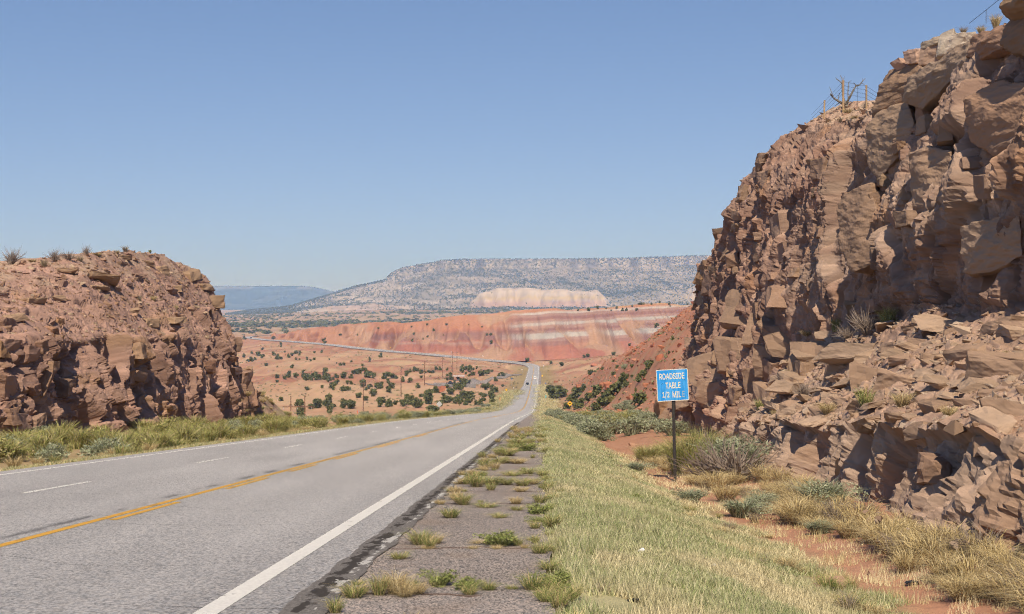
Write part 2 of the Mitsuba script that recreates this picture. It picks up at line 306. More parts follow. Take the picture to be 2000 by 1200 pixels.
# ---------------------------------------------------------------- cliffs of the road cut
def fract(a, v, th, amp, seed, tall=1.0, crack=.25, tilt=.9):
    """Blocks in irregular courses along the face: (offset, random tone). a along, v up the face, th course height."""
    wv = v / th + .55 * n2(a / (th * 5), v / (th * 3), seed, 2) + .35 * np.sin(v / th * 1.7 + seed)
    k = np.floor(wv); fv = wv - k
    ln = th * tall * (.7 + 1.6 * h01(k, k * 0 + 3, seed=seed))
    wa = a / ln + 37.7 * h01(k, k * 0 + 5, seed=seed) + .35 * n2(a / (th * 1.3), v / (th * 1.1), seed + 7, 2)
    j = np.floor(wa); fa = wa - j
    r, r2, r3, r4 = (h01(k, j, np.full(k.shape, q), seed=seed) for q in (1, 2, 3, 4))
    off = amp * (r - .5) + amp * tilt * ((fa - .5) * (r2 - .5) + (fv - .5) * (r3 - .5)) * 1.6
    e = np.minimum(np.minimum(fa, 1 - fa) * 1.3, np.minimum(fv, 1 - fv))
    off = off - crack * amp * np.exp(-(e / max(.05, .075 / th)) ** 2)
    return off, r4
def cliff(stations, counts, ystep, seed):
    """stations: rows of (Y, [(L, z), ...]); counts: vertices per profile segment. Returns the undisplaced grid, normals, arc lengths."""
    Ys = np.array([s[0] for s in stations], float); prof = np.array([s[1] for s in stations], float)
    Y = ystep
    Lp = PchipInterpolator(Ys, prof[:, :, 0])(Y); Zp = PchipInterpolator(Ys, prof[:, :, 1])(Y)
    cols_L, cols_Z = [], []
    for i, c in enumerate(counts):
        t = np.linspace(0, 1, c, endpoint=(i == len(counts) - 1))
        cols_L.append(Lp[:, i:i+1] * (1 - t) + Lp[:, i+1:i+2] * t); cols_Z.append(Zp[:, i:i+1] * (1 - t) + Zp[:, i+1:i+2] * t)
    L, Z = np.hstack(cols_L), np.hstack(cols_Z)
    P = np.stack([L + SL * Y[:, None], np.broadcast_to(Y[:, None], L.shape), Z], -1)
    from scipy.ndimage import gaussian_filter
    S = np.stack([gaussian_filter(P[..., q], (2, 4), mode='nearest') for q in range(3)], -1)
    N = np.cross(np.gradient(S, axis=0), np.gradient(S, axis=1)); N /= np.linalg.norm(N, axis=-1, keepdims=True)
    dv = np.linalg.norm(np.diff(P, axis=1), axis=-1).mean(0); v = np.r_[0, np.cumsum(dv)]
    return P, N, np.broadcast_to(Y[:, None], L.shape), np.broadcast_to(v[None], L.shape), S
def vnormals(P):
    N = np.cross(np.gradient(P, axis=0), np.gradient(P, axis=1)); return N / np.maximum(np.linalg.norm(N, axis=-1, keepdims=True), 1e-9)

def bedding(a, v, seed, th=.42):
    w = v / th + 1.1 * n2(a / 5, v / 1.6, seed, 3) + 1.1 * np.sin(v * 1.3 + seed) + .5 * np.sin(v * 3.1 + 2 * seed)
    k = np.floor(w); f = w - k; r = h01(k, k * 0 + 9, seed=seed); on_ = sst(.42, .62, n2(a / (1.5 + 4 * r), k * 3.7, seed + 1, 2))
    return (.10 * (f - .5) * r - .07 * np.exp(-(np.minimum(f, 1 - f) / .07) ** 2) * (r > .35)) * on_
def joints(a, v, seed, sp=1.7):
    w = a / sp + .22 * n2(a / 2.0, v / 1.4, seed, 3) + .10 * n2(a / .3, v / .5, seed + 2, 2) + .07 * v
    k = np.floor(w + .5); d_ = np.abs(w - k) * sp; r = h01(k, np.floor(v / 2.3 + 3 * h01(k, k * 0, seed=seed)), seed=seed + 1)
    return -.42 * np.exp(-(d_ / .06) ** 2) * (r > .45)
def facets(a, v, sc, amp, seed, tall=1.4, step=.5, tilt=1.0):
    """Fractured faces: irregular cells, each a plane with its own tilt and a small step to its neighbours. Returns (offset, random tone)."""
    u, w = a / sc + .25 * n2(v / sc * .7, a / sc * .4, seed + 3, 2), v / (sc * tall) + .2 * n2(a / sc * .6, v / sc * .5, seed + 4, 2)
    i, j = np.floor(u), np.floor(w); best = np.full(a.shape, 1e9); off = np.zeros(a.shape); tone = np.zeros(a.shape)
    for di in (-1, 0, 1):
        for dj in (-1, 0, 1):
            ci, cj = i + di, j + dj
            h = [h01(ci, cj, np.full(a.shape, q), seed=seed) for q in (1, 2, 3, 4, 5)]
            du, dw = u - ci - h[0], w - cj - h[1]; d2 = np.abs(du) * .75 + np.abs(dw) * .75 + .35 * np.sqrt(du * du + dw * dw) - .35 * h[2]
            m = d2 < best; best = np.where(m, d2, best)
            off = np.where(m, amp * (step * (h[2] - .5) + tilt * (du * (h[3] - .5) * 2 + dw * (h[4] - .5) * 1.6)), off); tone = np.where(m, h[4], tone)
    return off, tone
RB = lambda z, L: (L, z)
st = [
 (6,   [(6.7,-4.2),(6.9,-2.9),(7.4,-1.1),(10,0.0),(13,1.5),(13.3,4.6),(14.4,8.6),(15.8,9.9),(18,10.8),(50,12)]),
 (20,  [(7.1,-5.0),(7.3,-3.9),(7.9,-2.1),(10.2,-1.0),(13,0.5),(13.2,4.2),(14.3,8.2),(15.8,9.5),(18,10.4),(50,12)]),
 (30,  [(7.2,-5.8),(7.4,-4.7),(8.0,-2.95),(10.4,-1.5),(13.0,.1),(13.0,4.0),(14.3,8.0),(15.8,9.3),(18,10.2),(50,12)]),
 (40,  [(7.7,-6.6),(7.9,-5.5),(8.4,-3.9),(10.8,-2.0),(13.0,0.0),(12.7,3.6),(14.3,7.8),(15.8,9.1),(18,10),(50,12)]),
 (50,  [(8.3,-7.4),(8.5,-6.3),(8.9,-4.8),(11,-2.8),(12.8,-.6),(12.5,3.5),(14.3,7.6),(16,9.0),(18,10),(50,12)]),
 (53,  [(8.5,-7.6),(8.7,-6.5),(9.1,-5.0),(11.1,-3.0),(12.9,-.8),(12.6,3.5),(14.4,7.6),(16,9.0),(18,10),(50,12)]),
 (55.5,[(8.8,-7.8),(9.0,-6.75),(9.4,-5.2),(11.4,-3.3),(13.9,-1.0),(14.1,3.2),(15.0,7.9),(16.2,9.4),(18.5,10.3),(50,12)]),
 (65,  [(9.5,-8.5),(9.8,-7.5),(10.2,-6.0),(12,-4.6),(13.4,-2.7),(14.0,2.6),(15.0,7.4),(16.0,9.8),(18.5,10.8),(50,12)]),
 (74,  [(10.3,-9.2),(10.6,-8.2),(11,-6.9),(11.6,-5.8),(12.3,-4.2),(13.0,1.6),(14.0,7.2),(15.2,10.6),(18,12.2),(50,11)]),
 (83,  [(10.9,-9.9),(11.2,-8.9),(11.4,-7.3),(11.7,-5.5),(12,-3.5),(12.8,2.2),(13.3,6.6),(14.4,9.5),(17,10.6),(50,9)]),
 (90,  [(11.3,-10.5),(11.6,-9.5),(11.8,-7.6),(12,-5.5),(12.2,-3),(12.7,1.8),(13.0,4.2),(13.7,6.0),(17,7.2),(50,8)]),
 (96,  [(11.6,-11),(11.9,-10),(12,-7.8),(12.2,-5.5),(12.4,-3),(12.8,.3),(12.5,2.2),(12.9,3.2),(16,4.8),(50,7)]),
 (100, [(11.3,-11.4),(11.6,-10.4),(11.8,-8.5),(12.1,-6.2),(12.5,-3.5),(13,-.5),(13.2,.6),(13.8,1.6),(17,3),(50,6)]),
 (108, [(10.4,-12),(10.6,-11),(10.8,-8.8),(12.0,-6.8),(12.9,-4.8),(13.6,-2.2),(14.5,-.6),(15.8,.6),(18,1.6),(50,5)]),
 (115, [(10.4,-12.9),(10.6,-11.8),(10.9,-9.4),(12.4,-7.4),(13.6,-5.4),(14.8,-3.4),(16.4,-1.4),(18.4,.2),(22,1.6),(50,4)]),
 (121, [(13,-14),(13.6,-13.2),(15,-12.6),(17,-11.4),(20,-9.4),(23,-7),(26,-5),(28,-3.5),(31,-2.5),(50,1)]),
 (135, [(18,-16),(18.6,-15.2),(20,-14.6),(22,-13.8),(24,-12.4),(27,-10.8),(30,-9),(32,-7.5),(35,-6),(50,-3)])]
ystep = np.concatenate([np.arange(12, 40, .085), np.arange(40, 62, .075), np.arange(62, 124, .13), np.arange(124, 135, .5)])
P, N, A, V, S0 = cliff(st, [8, 26, 36, 34, 46, 56, 20, 22, 30], ystep, 1)
seg_id = np.repeat(np.arange(9), [8, 26, 36, 34, 46, 56, 20, 22, 30])
steep = sst(.25, .75, 1 - np.abs(N[..., 2]))                       # 1 on walls, 0 on ledges
lw_ = np.isin(seg_id, (0, 1)).astype(float)[None]                      # lower cut
bench = np.isin(seg_id, (2, 3)).astype(float)[None] * (1 - sst(64, 74, A))
top_ = (seg_id >= 7).astype(float)[None] * np.ones_like(A)
o1, t1 = facets(A, V + .05 * A, 2.2, .95, 1, 1.5, .8, .9)
o2, t2 = facets(A, V + .05 * A, .95, .42, 2, 1.3, .7, 1.0)
o3, t3 = facets(A, V + .05 * A, .40, .15, 3, 1.0, .7, 1.0)
o4, t4 = fract(A, V, .15, .07, 4, tall=1.6, crack=.3)
rib = (np.abs(n2(A / .9 + V * .35, V / 6, 9, 3) - .5) * 2) ** .8    # slanting ribs of the lower cut
ob, tb = facets(A, V, 3.4, 1.3, 5, 1.7, .9, .5)
upw = np.isin(seg_id, (4, 5, 6)).astype(float)[None] * (1 - sst(58, 72, A))     # the massive wall above the ledge
soft = np.maximum(bench * .85, top_ * .8)
oc, tc = fract(A, V + .05 * A, 1.5, .5, 6, tall=.9, crack=.5)
oe, te = facets(A, V + .04 * A, 5.0, 1.9, 8, 1.3, .7, .7)
from scipy.ndimage import gaussian_filter
d = oe * upw * .5 + oc * steep * (1 - soft) * (1 - .6 * lw_) * (1 - .55 * upw) * .8 + ob * upw * .8 * (1 - .7 * (seg_id == 6)[None]) + o1 * lerp(.55, 1.0, steep) * (1 - .5 * upw) * (1 - .4 * lw_) * (1 - soft) 
d = gaussian_filter(d, (.8, 1.7)); d = d + o2 * lerp(.6, 1.0, steep) * (1 - soft) * (1 - .5 * upw) * (1 - .5 * lw_) + o3 * (1 - .6 * soft) * (1 - .45 * upw) + o4 * (1 - .2 * soft)
d = d + (bedding(A, V, 51) * (.5 + steep) * (1 - .6 * upw) + joints(A, V, 52) * steep * (1 - .5 * lw_)) * (1 - soft)
d = d + upw * (1.5 * bedding(A, V + .05 * A, 57, 1.05) + .8 * joints(A, V, 58, 1.35))
d = d + bench * ((n2(A / 2.6, V / 2.6, 12, 4) - .5) * .9)
d = d + lw_ * (1.0 * rib - .55) + (n2(A / 3.5, V / 3.5, 10, 4) - .5) * .75 * steep + (n2(A / .5, V / .5, 11, 3) - .5) * .12
ov = np.isin(seg_id, (6,)).astype(float)[None] * sst(30, 40, A) * (1 - sst(54, 60, A))
sgn = -np.sign(N[:, :, 0].mean())                                     # outward is towards the road
Nn = N * sgn
PR = P + Nn * d[..., None]
fade = sst(112, 132, A)
PR[..., 2] -= fade * 1.2
NR = vnormals(PR) * sgn
ZF = PR[..., 2]
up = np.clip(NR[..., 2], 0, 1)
st_tone = n2(A / 40, (ZF + .06 * A) / .55, 61, 3)                       # bedding colour
col = cmix((.27, .178, .132), (.335, .24, .18), sst(.35, .65, st_tone))
col = cmix(col, (.31, .175, .125), sst(.55, .72, n2(A / 5, V / 4, 62, 3)) * .6 * sst(48, 60, A))
col = cmix(col, (.27, .155, .115), sst(60, 80, A) * .55)
col = cmix(col, (.36, .20, .11), sst(.62, .75, n2(A / 2.2, V / 2.0, 63, 3)) * .6)
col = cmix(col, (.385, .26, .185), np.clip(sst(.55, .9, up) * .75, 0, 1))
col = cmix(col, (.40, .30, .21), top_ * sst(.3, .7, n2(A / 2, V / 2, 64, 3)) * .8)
col = cmix(col, (.33, .25, .19), lw_ * .45)
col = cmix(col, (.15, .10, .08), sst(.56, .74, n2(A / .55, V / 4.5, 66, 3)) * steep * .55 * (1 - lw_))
col = col * (.74 + .26 * t2 + .20 * t3 + .14 * t4)[..., None] * (.86 + .28 * n2(A / .2, V / .2, 65, 2))[..., None]
col = col * np.array([.985, 1.0, 1.06])
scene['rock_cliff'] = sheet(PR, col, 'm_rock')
tag('rock_cliff', 'tall layered brown sandstone cut with ledges right of the road', 'cliff', kind='structure')
R_grid = (PR, NR, A, V, seg_id, Nn)

stl = [
 (36, [(-27.0,-6.3),(-27.3,-4.9),(-27.9,-2.6),(-28.5,-1.2),(-31,-.2),(-34,.7),(-37,1.3),(-41,1.4),(-60,2)]),
 (60, [(-27.0,-8.1),(-27.3,-6.8),(-28.0,-3.9),(-28.6,-1.6),(-31,-.1),(-34,.9),(-37,1.5),(-41,1.6),(-60,2)]),
 (80, [(-26.8,-9.6),(-27.2,-8.3),(-28.0,-4.9),(-28.6,-2.1),(-30.8,-.1),(-33.5,1.2),(-36,2.0),(-40,2.2),(-60,2.5)]),
 (95, [(-26.8,-10.7),(-27.2,-9.4),(-28.0,-5.0),(-28.7,-2.2),(-30.8,.3),(-33,2.4),(-35.2,3.9),(-38,3.5),(-60,1)]),
 (108,[(-26.8,-11.7),(-27.2,-10.4),(-28.1,-5.6),(-28.8,-2.9),(-30.6,-.1),(-32.5,2.3),(-34.5,4.7),(-37,4.6),(-60,3)]),
 (115,[(-26.8,-12.3),(-27.2,-11.0),(-28.1,-6.6),(-28.8,-3.3),(-30.4,-.3),(-31.8,2.2),(-33.2,3.7),(-36,3.7),(-60,4)]),
 (119.5,[(-27.0,-12.7),(-27.4,-11.4),(-28.7,-8.8),(-29.8,-6.6),(-30.6,-4.8),(-31,-2.4),(-31.8,-.8),(-34,.6),(-60,2)]),
 (123,[(-29.4,-13.0),(-30,-11.8),(-31,-10.2),(-32,-8.6),(-33,-7),(-34.5,-5.5),(-36,-4.4),(-39,-3),(-60,-1)]),
 (134,[(-26.6,-14),(-27.4,-13),(-28.6,-11.6),(-29.8,-10.2),(-31,-9.3),(-33,-8.4),(-36,-7.2),(-40,-6),(-60,-4)]),
 (146,[(-27.5,-15.6),(-28.4,-14.4),(-30,-13),(-32,-12),(-34,-11.2),(-37,-10.6),(-40,-10),(-44,-9.5),(-60,-9)]),
 (165,[(-34,-20),(-36,-19),(-38,-18.4),(-40,-18),(-42,-17.7),(-45,-17.4),(-48,-17),(-51,-16.8),(-60,-16.5)])]
ystl = np.concatenate([np.arange(46, 124, .12), np.arange(124, 165, .4)])
nL = [8, 44, 38, 30, 30, 24, 16, 14]
P, N, A, V, _ = cliff(stl, nL, ystl, 2)
seg_id = np.repeat(np.arange(8), nL)
steep = sst(.25, .7, 1 - np.abs(N[..., 2]))
grassy = sst(121, 127, A)
top_ = (seg_id >= 5).astype(float)[None] * np.ones_like(A)
VD = V + .07 * A
o1, t1 = facets(A, VD, 2.7, 1.5, 21, 1.7, .85, .9)
o2, t2 = facets(A, VD, 1.15, .62, 22, 1.5, .7, 1.0)
o3, t3 = facets(A, VD, .45, .18, 23, 1.0, .7, 1.0)
oc, tc = fract(A, VD, 1.9, .6, 24, tall=.8, crack=.45)
rg = 1 - grassy
soft = np.isin(seg_id, (3, 4, 5)).astype(float)[None] * sst(.40, .56, n2(A / 6, V / 3.5, 29, 3) + .12 * np.isin(seg_id, (4, 5)))
d = gaussian_filter(oc * steep * (1 - soft) * .8 + o1 * lerp(.42, 1.0, steep) * (1 - .6 * top_) * (1 - .7 * soft), (.7, 1.3))
d = (d + o2 * lerp(.65, 1.0, steep) * (1 - .55 * top_) * (1 - .8 * soft) + o3 * (1 - .5 * top_) * (1 - .6 * soft)) * rg + (n2(A / 4, V / 4, 30, 4) - .5) * 1.5 * lerp(.5, 1, steep) * rg + (n2(A / .6, V / .6, 31, 3) - .5) * .16
sgn = np.sign(N[:, :, 0].mean())
Nn = N * sgn
d = d + (bedding(A, V, 53) * (.5 + steep) + joints(A, V, 54, 2.1) * steep) * rg * (1 - .7 * soft)
PL = P + Nn * d[..., None]
NL = vnormals(PL) * sgn
up = np.clip(NL[..., 2], 0, 1)
st_tone = n2(A / 40, (PL[..., 2] + .05 * A) / .6, 71, 3)
col = cmix((.275, .175, .132), (.335, .22, .168), sst(.35, .65, st_tone))
col = cmix(col, (.30, .19, .10), sst(.60, .75, n2(A / 3, V / 2.4, 72, 3)) * .5)
col = cmix(col, (.36, .225, .17), sst(.45, .85, up) * .8)
col = cmix(col, (.37, .27, .19), top_ * sst(.35, .7, n2(A / 2.4, V / 2, 73, 3)) * .75)
col = cmix(col, (.36, .29, .17), grassy * sst(.3, .6, n2(A / 2, V / 2, 74, 3)))
col = cmix(col, (.15, .09, .07), sst(.56, .74, n2(A / .7, V / 4.5, 76, 3)) * steep * .5 * rg)
col = col * (.74 + .28 * t2 + .24 * t3)[..., None] * (.86 + .28 * n2(A / .3, V / .3, 75, 2))[..., None]
col = col * np.array([.985, .99, 1.05])
scene['rock_cliff_001'] = sheet(PL, col, 'm_rock')
tag('rock_cliff_001', 'low reddish brown rock cut with a rubbly sloping top left of the road', 'cliff', kind='structure')
L_grid = (PL, NL, A, V, seg_id, Nn)

# ---------------------------------------------------------------- red hills beyond the bend
hx = np.arange(-420, 330, 1.35); hv = np.linspace(0, 1, 190)
pxs = np.array([430, 500, 560, 590, 660, 740, 800, 850, 900, 960, 1000, 1080, 1140, 1200, 1300, 1500, 1700])
crest = np.array([668, 662, 652, 645, 634, 631, 628, 624, 617, 611, 608, 604, 604, 600, 594, 590, 588])
# base and crest lines in plan
bX = np.array([-420, -380, -300, -250, -205, -150, -96, -60, -30, 0, 30, 60, 100, 150, 220, 330])
bY = np.array([1960, 1900, 1630, 1510, 1400, 1262, 1155, 1110, 1085, 1075, 1068, 1062, 1060, 1050, 1040, 1040])
baseY = PchipInterpolator(bX, bY)(hx) + (n2(hx / 55, hx * 0, 81, 2) - .5) * 46
depth = np.interp(hx, [-420, -300, -200, -100, 0, 100, 200, 330], [60, 130, 150, 160, 190, 230, 260, 280])
cY = baseY + depth
cz = (600 - np.interp(1000 + hx / cY * F, pxs, crest)) / F * cY
bz = np.minimum(ground_z(hx, baseY, False) - 1.5, -38)
U = hv[None, :]
HX = np.broadcast_to(hx[:, None], (len(hx), len(hv))).copy()
HY = baseY[:, None] + (depth[:, None]) * U * 1.35
fall = U / .74
rise = np.where(fall < 1, np.clip(fall, 0, 1) ** .85, 1 - 0.22 * (fall - 1) / .35)
gl = n2(HX / 26 + U * .8, HX * 0 + 2 + U, 82, 2); rg_ = np.abs(gl - .5) * 2                     # 0 in gullies
fin = np.abs(n2(HX / 8 + U * .6, U * 2, 83, 2) - .5) * 2
fine_ = np.abs(n2(HX / 3.2, U * 3, 84, 2) - .5) * 2
env = np.sin(np.clip(fall, 0, 1) * math.pi) ** .7
HZ = bz[:, None] + (cz - bz)[:, None] * rise
HZ = HZ + ((n2(hx / 30, hx * 0, 95, 3) - .5) * 5)[:, None] * np.clip(rise, 0, 1)
HZ = HZ + env * ((rg_ ** .8 - .4) * 24.0 + (fin - .35) * 4.5 + (fine_ - .3) * 1.6) + (n2(HX / 40, HY / 40, 85, 3) - .5) * 2.0 * env
hn = np.clip((HZ - bz[:, None]) / np.maximum((cz - bz)[:, None], 1), 0, 1.2)
wob = (n2(HX / 45, HY / 45, 86, 3) - .5)
pxh = 1000 + HX / HY * F
lay = hn + wob * .07 + (n2(HX / 9, HY / 9, 87, 2) - .5) * .02
col = np.ones(HX.shape + (1,)) * np.array((.38, .185, .11))
band_mask = sst(965, 1045, pxh + wob * 60)                                             # bare banded face on the right
red = np.array((.385, .165, .12)); pink = np.array((.38, .235, .195)); grey = np.array((.47, .42, .37)); purple = np.array((.29, .155, .13))
lv = [0, .22, .30, .36, .42, .47, .52, .56, .62, .68, .74, .80, .88, .93, 1.0, 1.3]
lc = np.array([red, red, purple * 1.1, pink, grey, grey * .95, pink, purple, pink, grey * .95, pink, purple, pink * .95, grey * 1.05, (.40, .17, .09), (.40, .17, .09)])
sharp = lambda x, e: (lambda i: np.array(e)[i] + (np.array(e)[i + 1] - np.array(e)[i]) * sst(.25, .75, (x - np.array(e)[i]) / (np.array(e)[i + 1] - np.array(e)[i])))(np.clip(np.searchsorted(e, x) - 1, 0, len(e) - 2))
bands = np.stack([np.interp(sharp(np.clip(lay, 0, 1.29), lv), lv, lc[:, q]) for q in range(3)], -1)
tal = np.array((.44, .275, .185))
left_band = np.stack([np.interp(lay, [0, .25, .32, .36, .40, .55, .62, .7, .8, 1.3], np.array([red, red * .95, (.40, .25, .2), red, purple, purple, (.40, .17, .11), (.45, .215, .13), (.46, .225, .14), (.45, .22, .135)])[:, q]) for q in range(3)], -1)
bare = sst(.42, .58, n2(HX / 60 + 3.3, HY / 90, 88, 2) + .15 * (rg_ - .4))
col = cmix(left_band, np.broadcast_to(tal, col.shape[:2] + (3,)), 1 - bare)
col = cmix(col, bands, band_mask * sst(.22, .40, .18 + .8 * bare + .55 * rg_))
col = cmix(col, tal, np.clip(np.exp(-(gl - .5) ** 2 / .0012) * .6 + np.exp(-(fine_ / .12) ** 2) * .12, 0, .6) * sst(1.0, .25, hn))
col = cmix(col, (.46, .23, .14), sst(.90, 1.0, hn) * .8)
col = cmix(col, (.45, .225, .135), (1 - sst(640, 720, pxh)) * .8)
col = cmix(col, (.40, .26, .15), sst(1120, 1200, pxh) * sst(.96, 1.0, fall) * .8)
col = col * (.86 + .28 * n2(HX / 2, HY / 2, 89, 3))[..., None]
scene['red_hill'] = sheet(np.stack([HX, HY, HZ], -1), col)
tag('red_hill', 'banded red, white and purple badland hills beyond the bend in the road', 'hill', kind='structure')
H_grid = (HX, HY, HZ)
# buff hill that stands behind the banded face on the right
bx = np.arange(30, 620, 4.); by = np.linspace(1330, 1750, 80)
BX, BY = np.meshgrid(bx, by, indexing='ij')
pxb = 1000 + BX / 1480 * F
ctop = (600 - np.interp(pxb, [1050, 1120, 1150, 1200, 1250, 1300, 1340, 1380, 1450, 1600, 2000], [632, 612, 602, 593, 586, 578, 573, 571, 569, 566, 560])) / F * 1480
BZ = lerp(-14, 0, 0) + (ctop + 18) * np.exp(-((BY - 1480) / 120) ** 2) - 18 + (n2(BX / 30, BY / 30, 91, 4) - .5) * 7
colb = cmix((.41, .25, .145), (.40, .18, .10), sst(.45, .65, n2(BX / 60, BY / 40, 92, 3))) * (.85 + .3 * n2(BX / 4, BY / 4, 93, 3))[..., None]
scene['buff_hill'] = sheet(np.stack([BX, BY, BZ], -1), colb, smooth=True)
tag('buff_hill', 'buff hill dotted with junipers behind the banded red hills', 'hill', kind='structure')
B_grid = (BX, BY, BZ)

# ---------------------------------------------------------------- mesas on the horizon
mpx = np.array([440, 500, 560, 600, 640, 690, 740, 752, 762, 785, 810, 840, 870, 950, 1100, 1200, 1300, 1365, 1500, 1800, 2300])
msk = np.array([614, 605, 599, 588, 576, 560, 549, 546, 535, 523, 518, 513, 507.5, 505.5, 505, 504, 501, 499, 497, 495, 492])
cl_h = np.interp(mpx, [520, 600, 690, 745, 765, 870, 1000, 2300], [.3, 3, 5, 4, 14, 17, 18, 19])     # pixels of bare rim cliff
mu = np.linspace(440, 2300, 620)
mt = np.linspace(0, 1, 150)
sky_ = PchipInterpolator(mpx, msk)(mu); ch = np.interp(mu, mpx, cl_h)
U, TT = np.meshgrid(mu, mt, indexing='ij')
rim = 6900 + (n2(mu / 60, mu * 0, 101, 3) - .5) * 700 + np.interp(mu, [520, 760, 1000], [-600, -250, 0])
foot = 5000 + (n2(mu / 90, mu * 0, 102, 2) - .5) * 300
zf = ground_z((mu - 1000) / F * foot, foot, False) - 3
ztop = (600 - sky_) / F * rim; zcl = (600 - sky_ - ch) / F * rim
a0, a1 = .70, .86
D = np.where(TT < a0, foot[:, None] + (rim - foot)[:, None] * (TT / a0), np.where(TT < a1, rim[:, None] + 60 * (TT - a0) / (a1 - a0), rim[:, None] + 60 + 1500 * (TT - a1) / (1 - a1)))
s_ = np.clip(TT / a0, 0, 1)
Z1 = zf[:, None] + (zcl - zf)[:, None] * (.35 * s_ + .65 * s_ ** 1.7)
Z2 = zcl[:, None] + (ztop - zcl)[:, None] * np.clip((TT - a0) / (a1 - a0), 0, 1) ** .8
Z = np.where(TT < a0, Z1, Z2)
X = (U - 1000) / F * D
gl = np.abs(n2(X / 190 + TT * 1.5, D / 900, 103, 3) - .5) * 2
gl2 = np.abs(n2(X / 55 + TT, D / 300, 104, 2) - .5) * 2
Z = Z + np.sin(np.clip(TT / a0, 0, 1) * math.pi) ** .8 * (np.clip(zcl - zf, 0, 400)[:, None] / 190) * ((gl - .35) * 52 + (gl2 - .35) * 14)
# pale bluffs that stand out from the foot as stepped cliffs
def bluff(u0, u1, u2, u3, s0, s1, s2, hgt):
    m = sst(u0, u1, U + gl2 * 22) * (1 - sst(u2, u3, U + gl2 * 22)); q = s_ + (gl2 - .4) * .05 + (gl - .4) * .04
    return m * sst(s0, s1, q) * (1 - sst(s1 + .02, s2, q)) * hgt, m * sst(s0 - .03, s0, q) * (1 - sst(s1 + .03, s1 + .10, q))
b1, k1 = bluff(912, 965, 1165, 1212, .11, .20, .50, 62)
b2, k2 = bluff(560, 680, 740, 880, .07, .17, .42, 16)
b3, k3 = bluff(1330, 1365, 1400, 1480, .20, .30, .5, 60)
Z = Z + b1 + b2 + b3; bl, bl2 = np.maximum(k1, k3 * .6), k2 * .5
pym = 600 - Z / D * F
cr = np.array((.52, .44, .36)); dk = np.array((.22, .205, .165)); yl = np.array((.56, .44, .26)); pk = np.array((.50, .35, .28))
mb = n2(X / 130, D / 160, 105, 4)
col = cmix((.27, .245, .195), (.40, .345, .285), sst(.35, .7, mb))
leftpale = 1 - sst(820, 960, U)
col = cmix(col, (.47, .41, .345), leftpale * sst(.3, .6, mb) * .8)
col = cmix(col, (.39, .345, .295), ((TT > a0) & (TT < a1 + .01)) * 1.0)
zb = (Z - zf[:, None])
bcol = np.stack([np.interp(zb, [0, 30, 40, 44, 56, 60, 78, 95, 140], np.array([pk, pk, (.55, .44, .35), yl, yl, cr, cr * 1.12, cr * 1.05, cr * 1.1])[:, q]) for q in range(3)], -1)
mask = np.clip(np.maximum(bl, bl2), 0, 1)
col = cmix(col, bcol * (.74 + .3 * n2(X / 60, Z / 6, 107, 3))[..., None], mask * sst(.25, .6, mask + .3 * gl2))
col = cmix(col, (.52, .36, .28), np.exp(-((U - 850) / 40) ** 2) * np.exp(-((s_ - .10) / .06) ** 2) * .8)
col = cmix(col, (.14, .15, .10), (TT > a1 + .03) * .9)
col = col * (.85 + .3 * n2(X / 25, D / 40, 106, 3))[..., None]
scene['mesa'] = sheet(np.stack([X, D, Z], -1), col, smooth=True)
tag('mesa', 'long flat-topped pale mesa speckled with trees on the horizon', 'mesa', kind='structure')
M_grid = (X, D, Z, TT, mask, U, mb, a0, a1)
# far blue mesa
u2 = np.linspace(200, 900, 300); t2_ = np.linspace(0, 1, 60)
sk2 = np.interp(u2, [200, 400, 420, 590, 615, 645, 700, 900], [560, 559.5, 558.5, 558.5, 561, 568, 578, 600]) + (n2(u2 / 9, u2 * 0, 111, 3) - .5) * 1.0
U, TT = np.meshgrid(u2, t2_, indexing='ij')
D = 14000 + np.where(TT < .75, TT / .75 * 2200, 2200 + (TT - .75) * 8000)
zt = (600 - sk2)[:, None] / F * 16200
Z = np.where(TT < .75, -35 + (zt + 35) * (TT / .75) ** 1.25, zt)
X = (U - 1000) / F * D
Z = Z + np.sin(np.clip(TT / .75, 0, 1) * math.pi) * (np.abs(n2(X / 700, D / 2500, 112, 3) - .5) - .2) * 130
col = cmix((.03, .04, .038), (.06, .065, .055), sst(.4, .7, n2(X / 300, D / 300, 113, 3)))
col = cmix(col, (.15, .135, .115), np.exp(-((TT - .70) / .04) ** 2) * sst(.4, .6, n2(X / 250, D / 2000, 114, 3)))
LOWEST = min(float(GZ.min()), float(Z.min()), float(M_grid[2].min())); HIGHEST = max(float(Z.max()), float(M_grid[2].max()) + 20)
scene['far_mesa'] = sheet(np.stack([X, D, Z], -1), col, smooth=True)
tag('far_mesa', 'hazy blue table mountain farthest away on the left horizon', 'mesa', kind='structure')
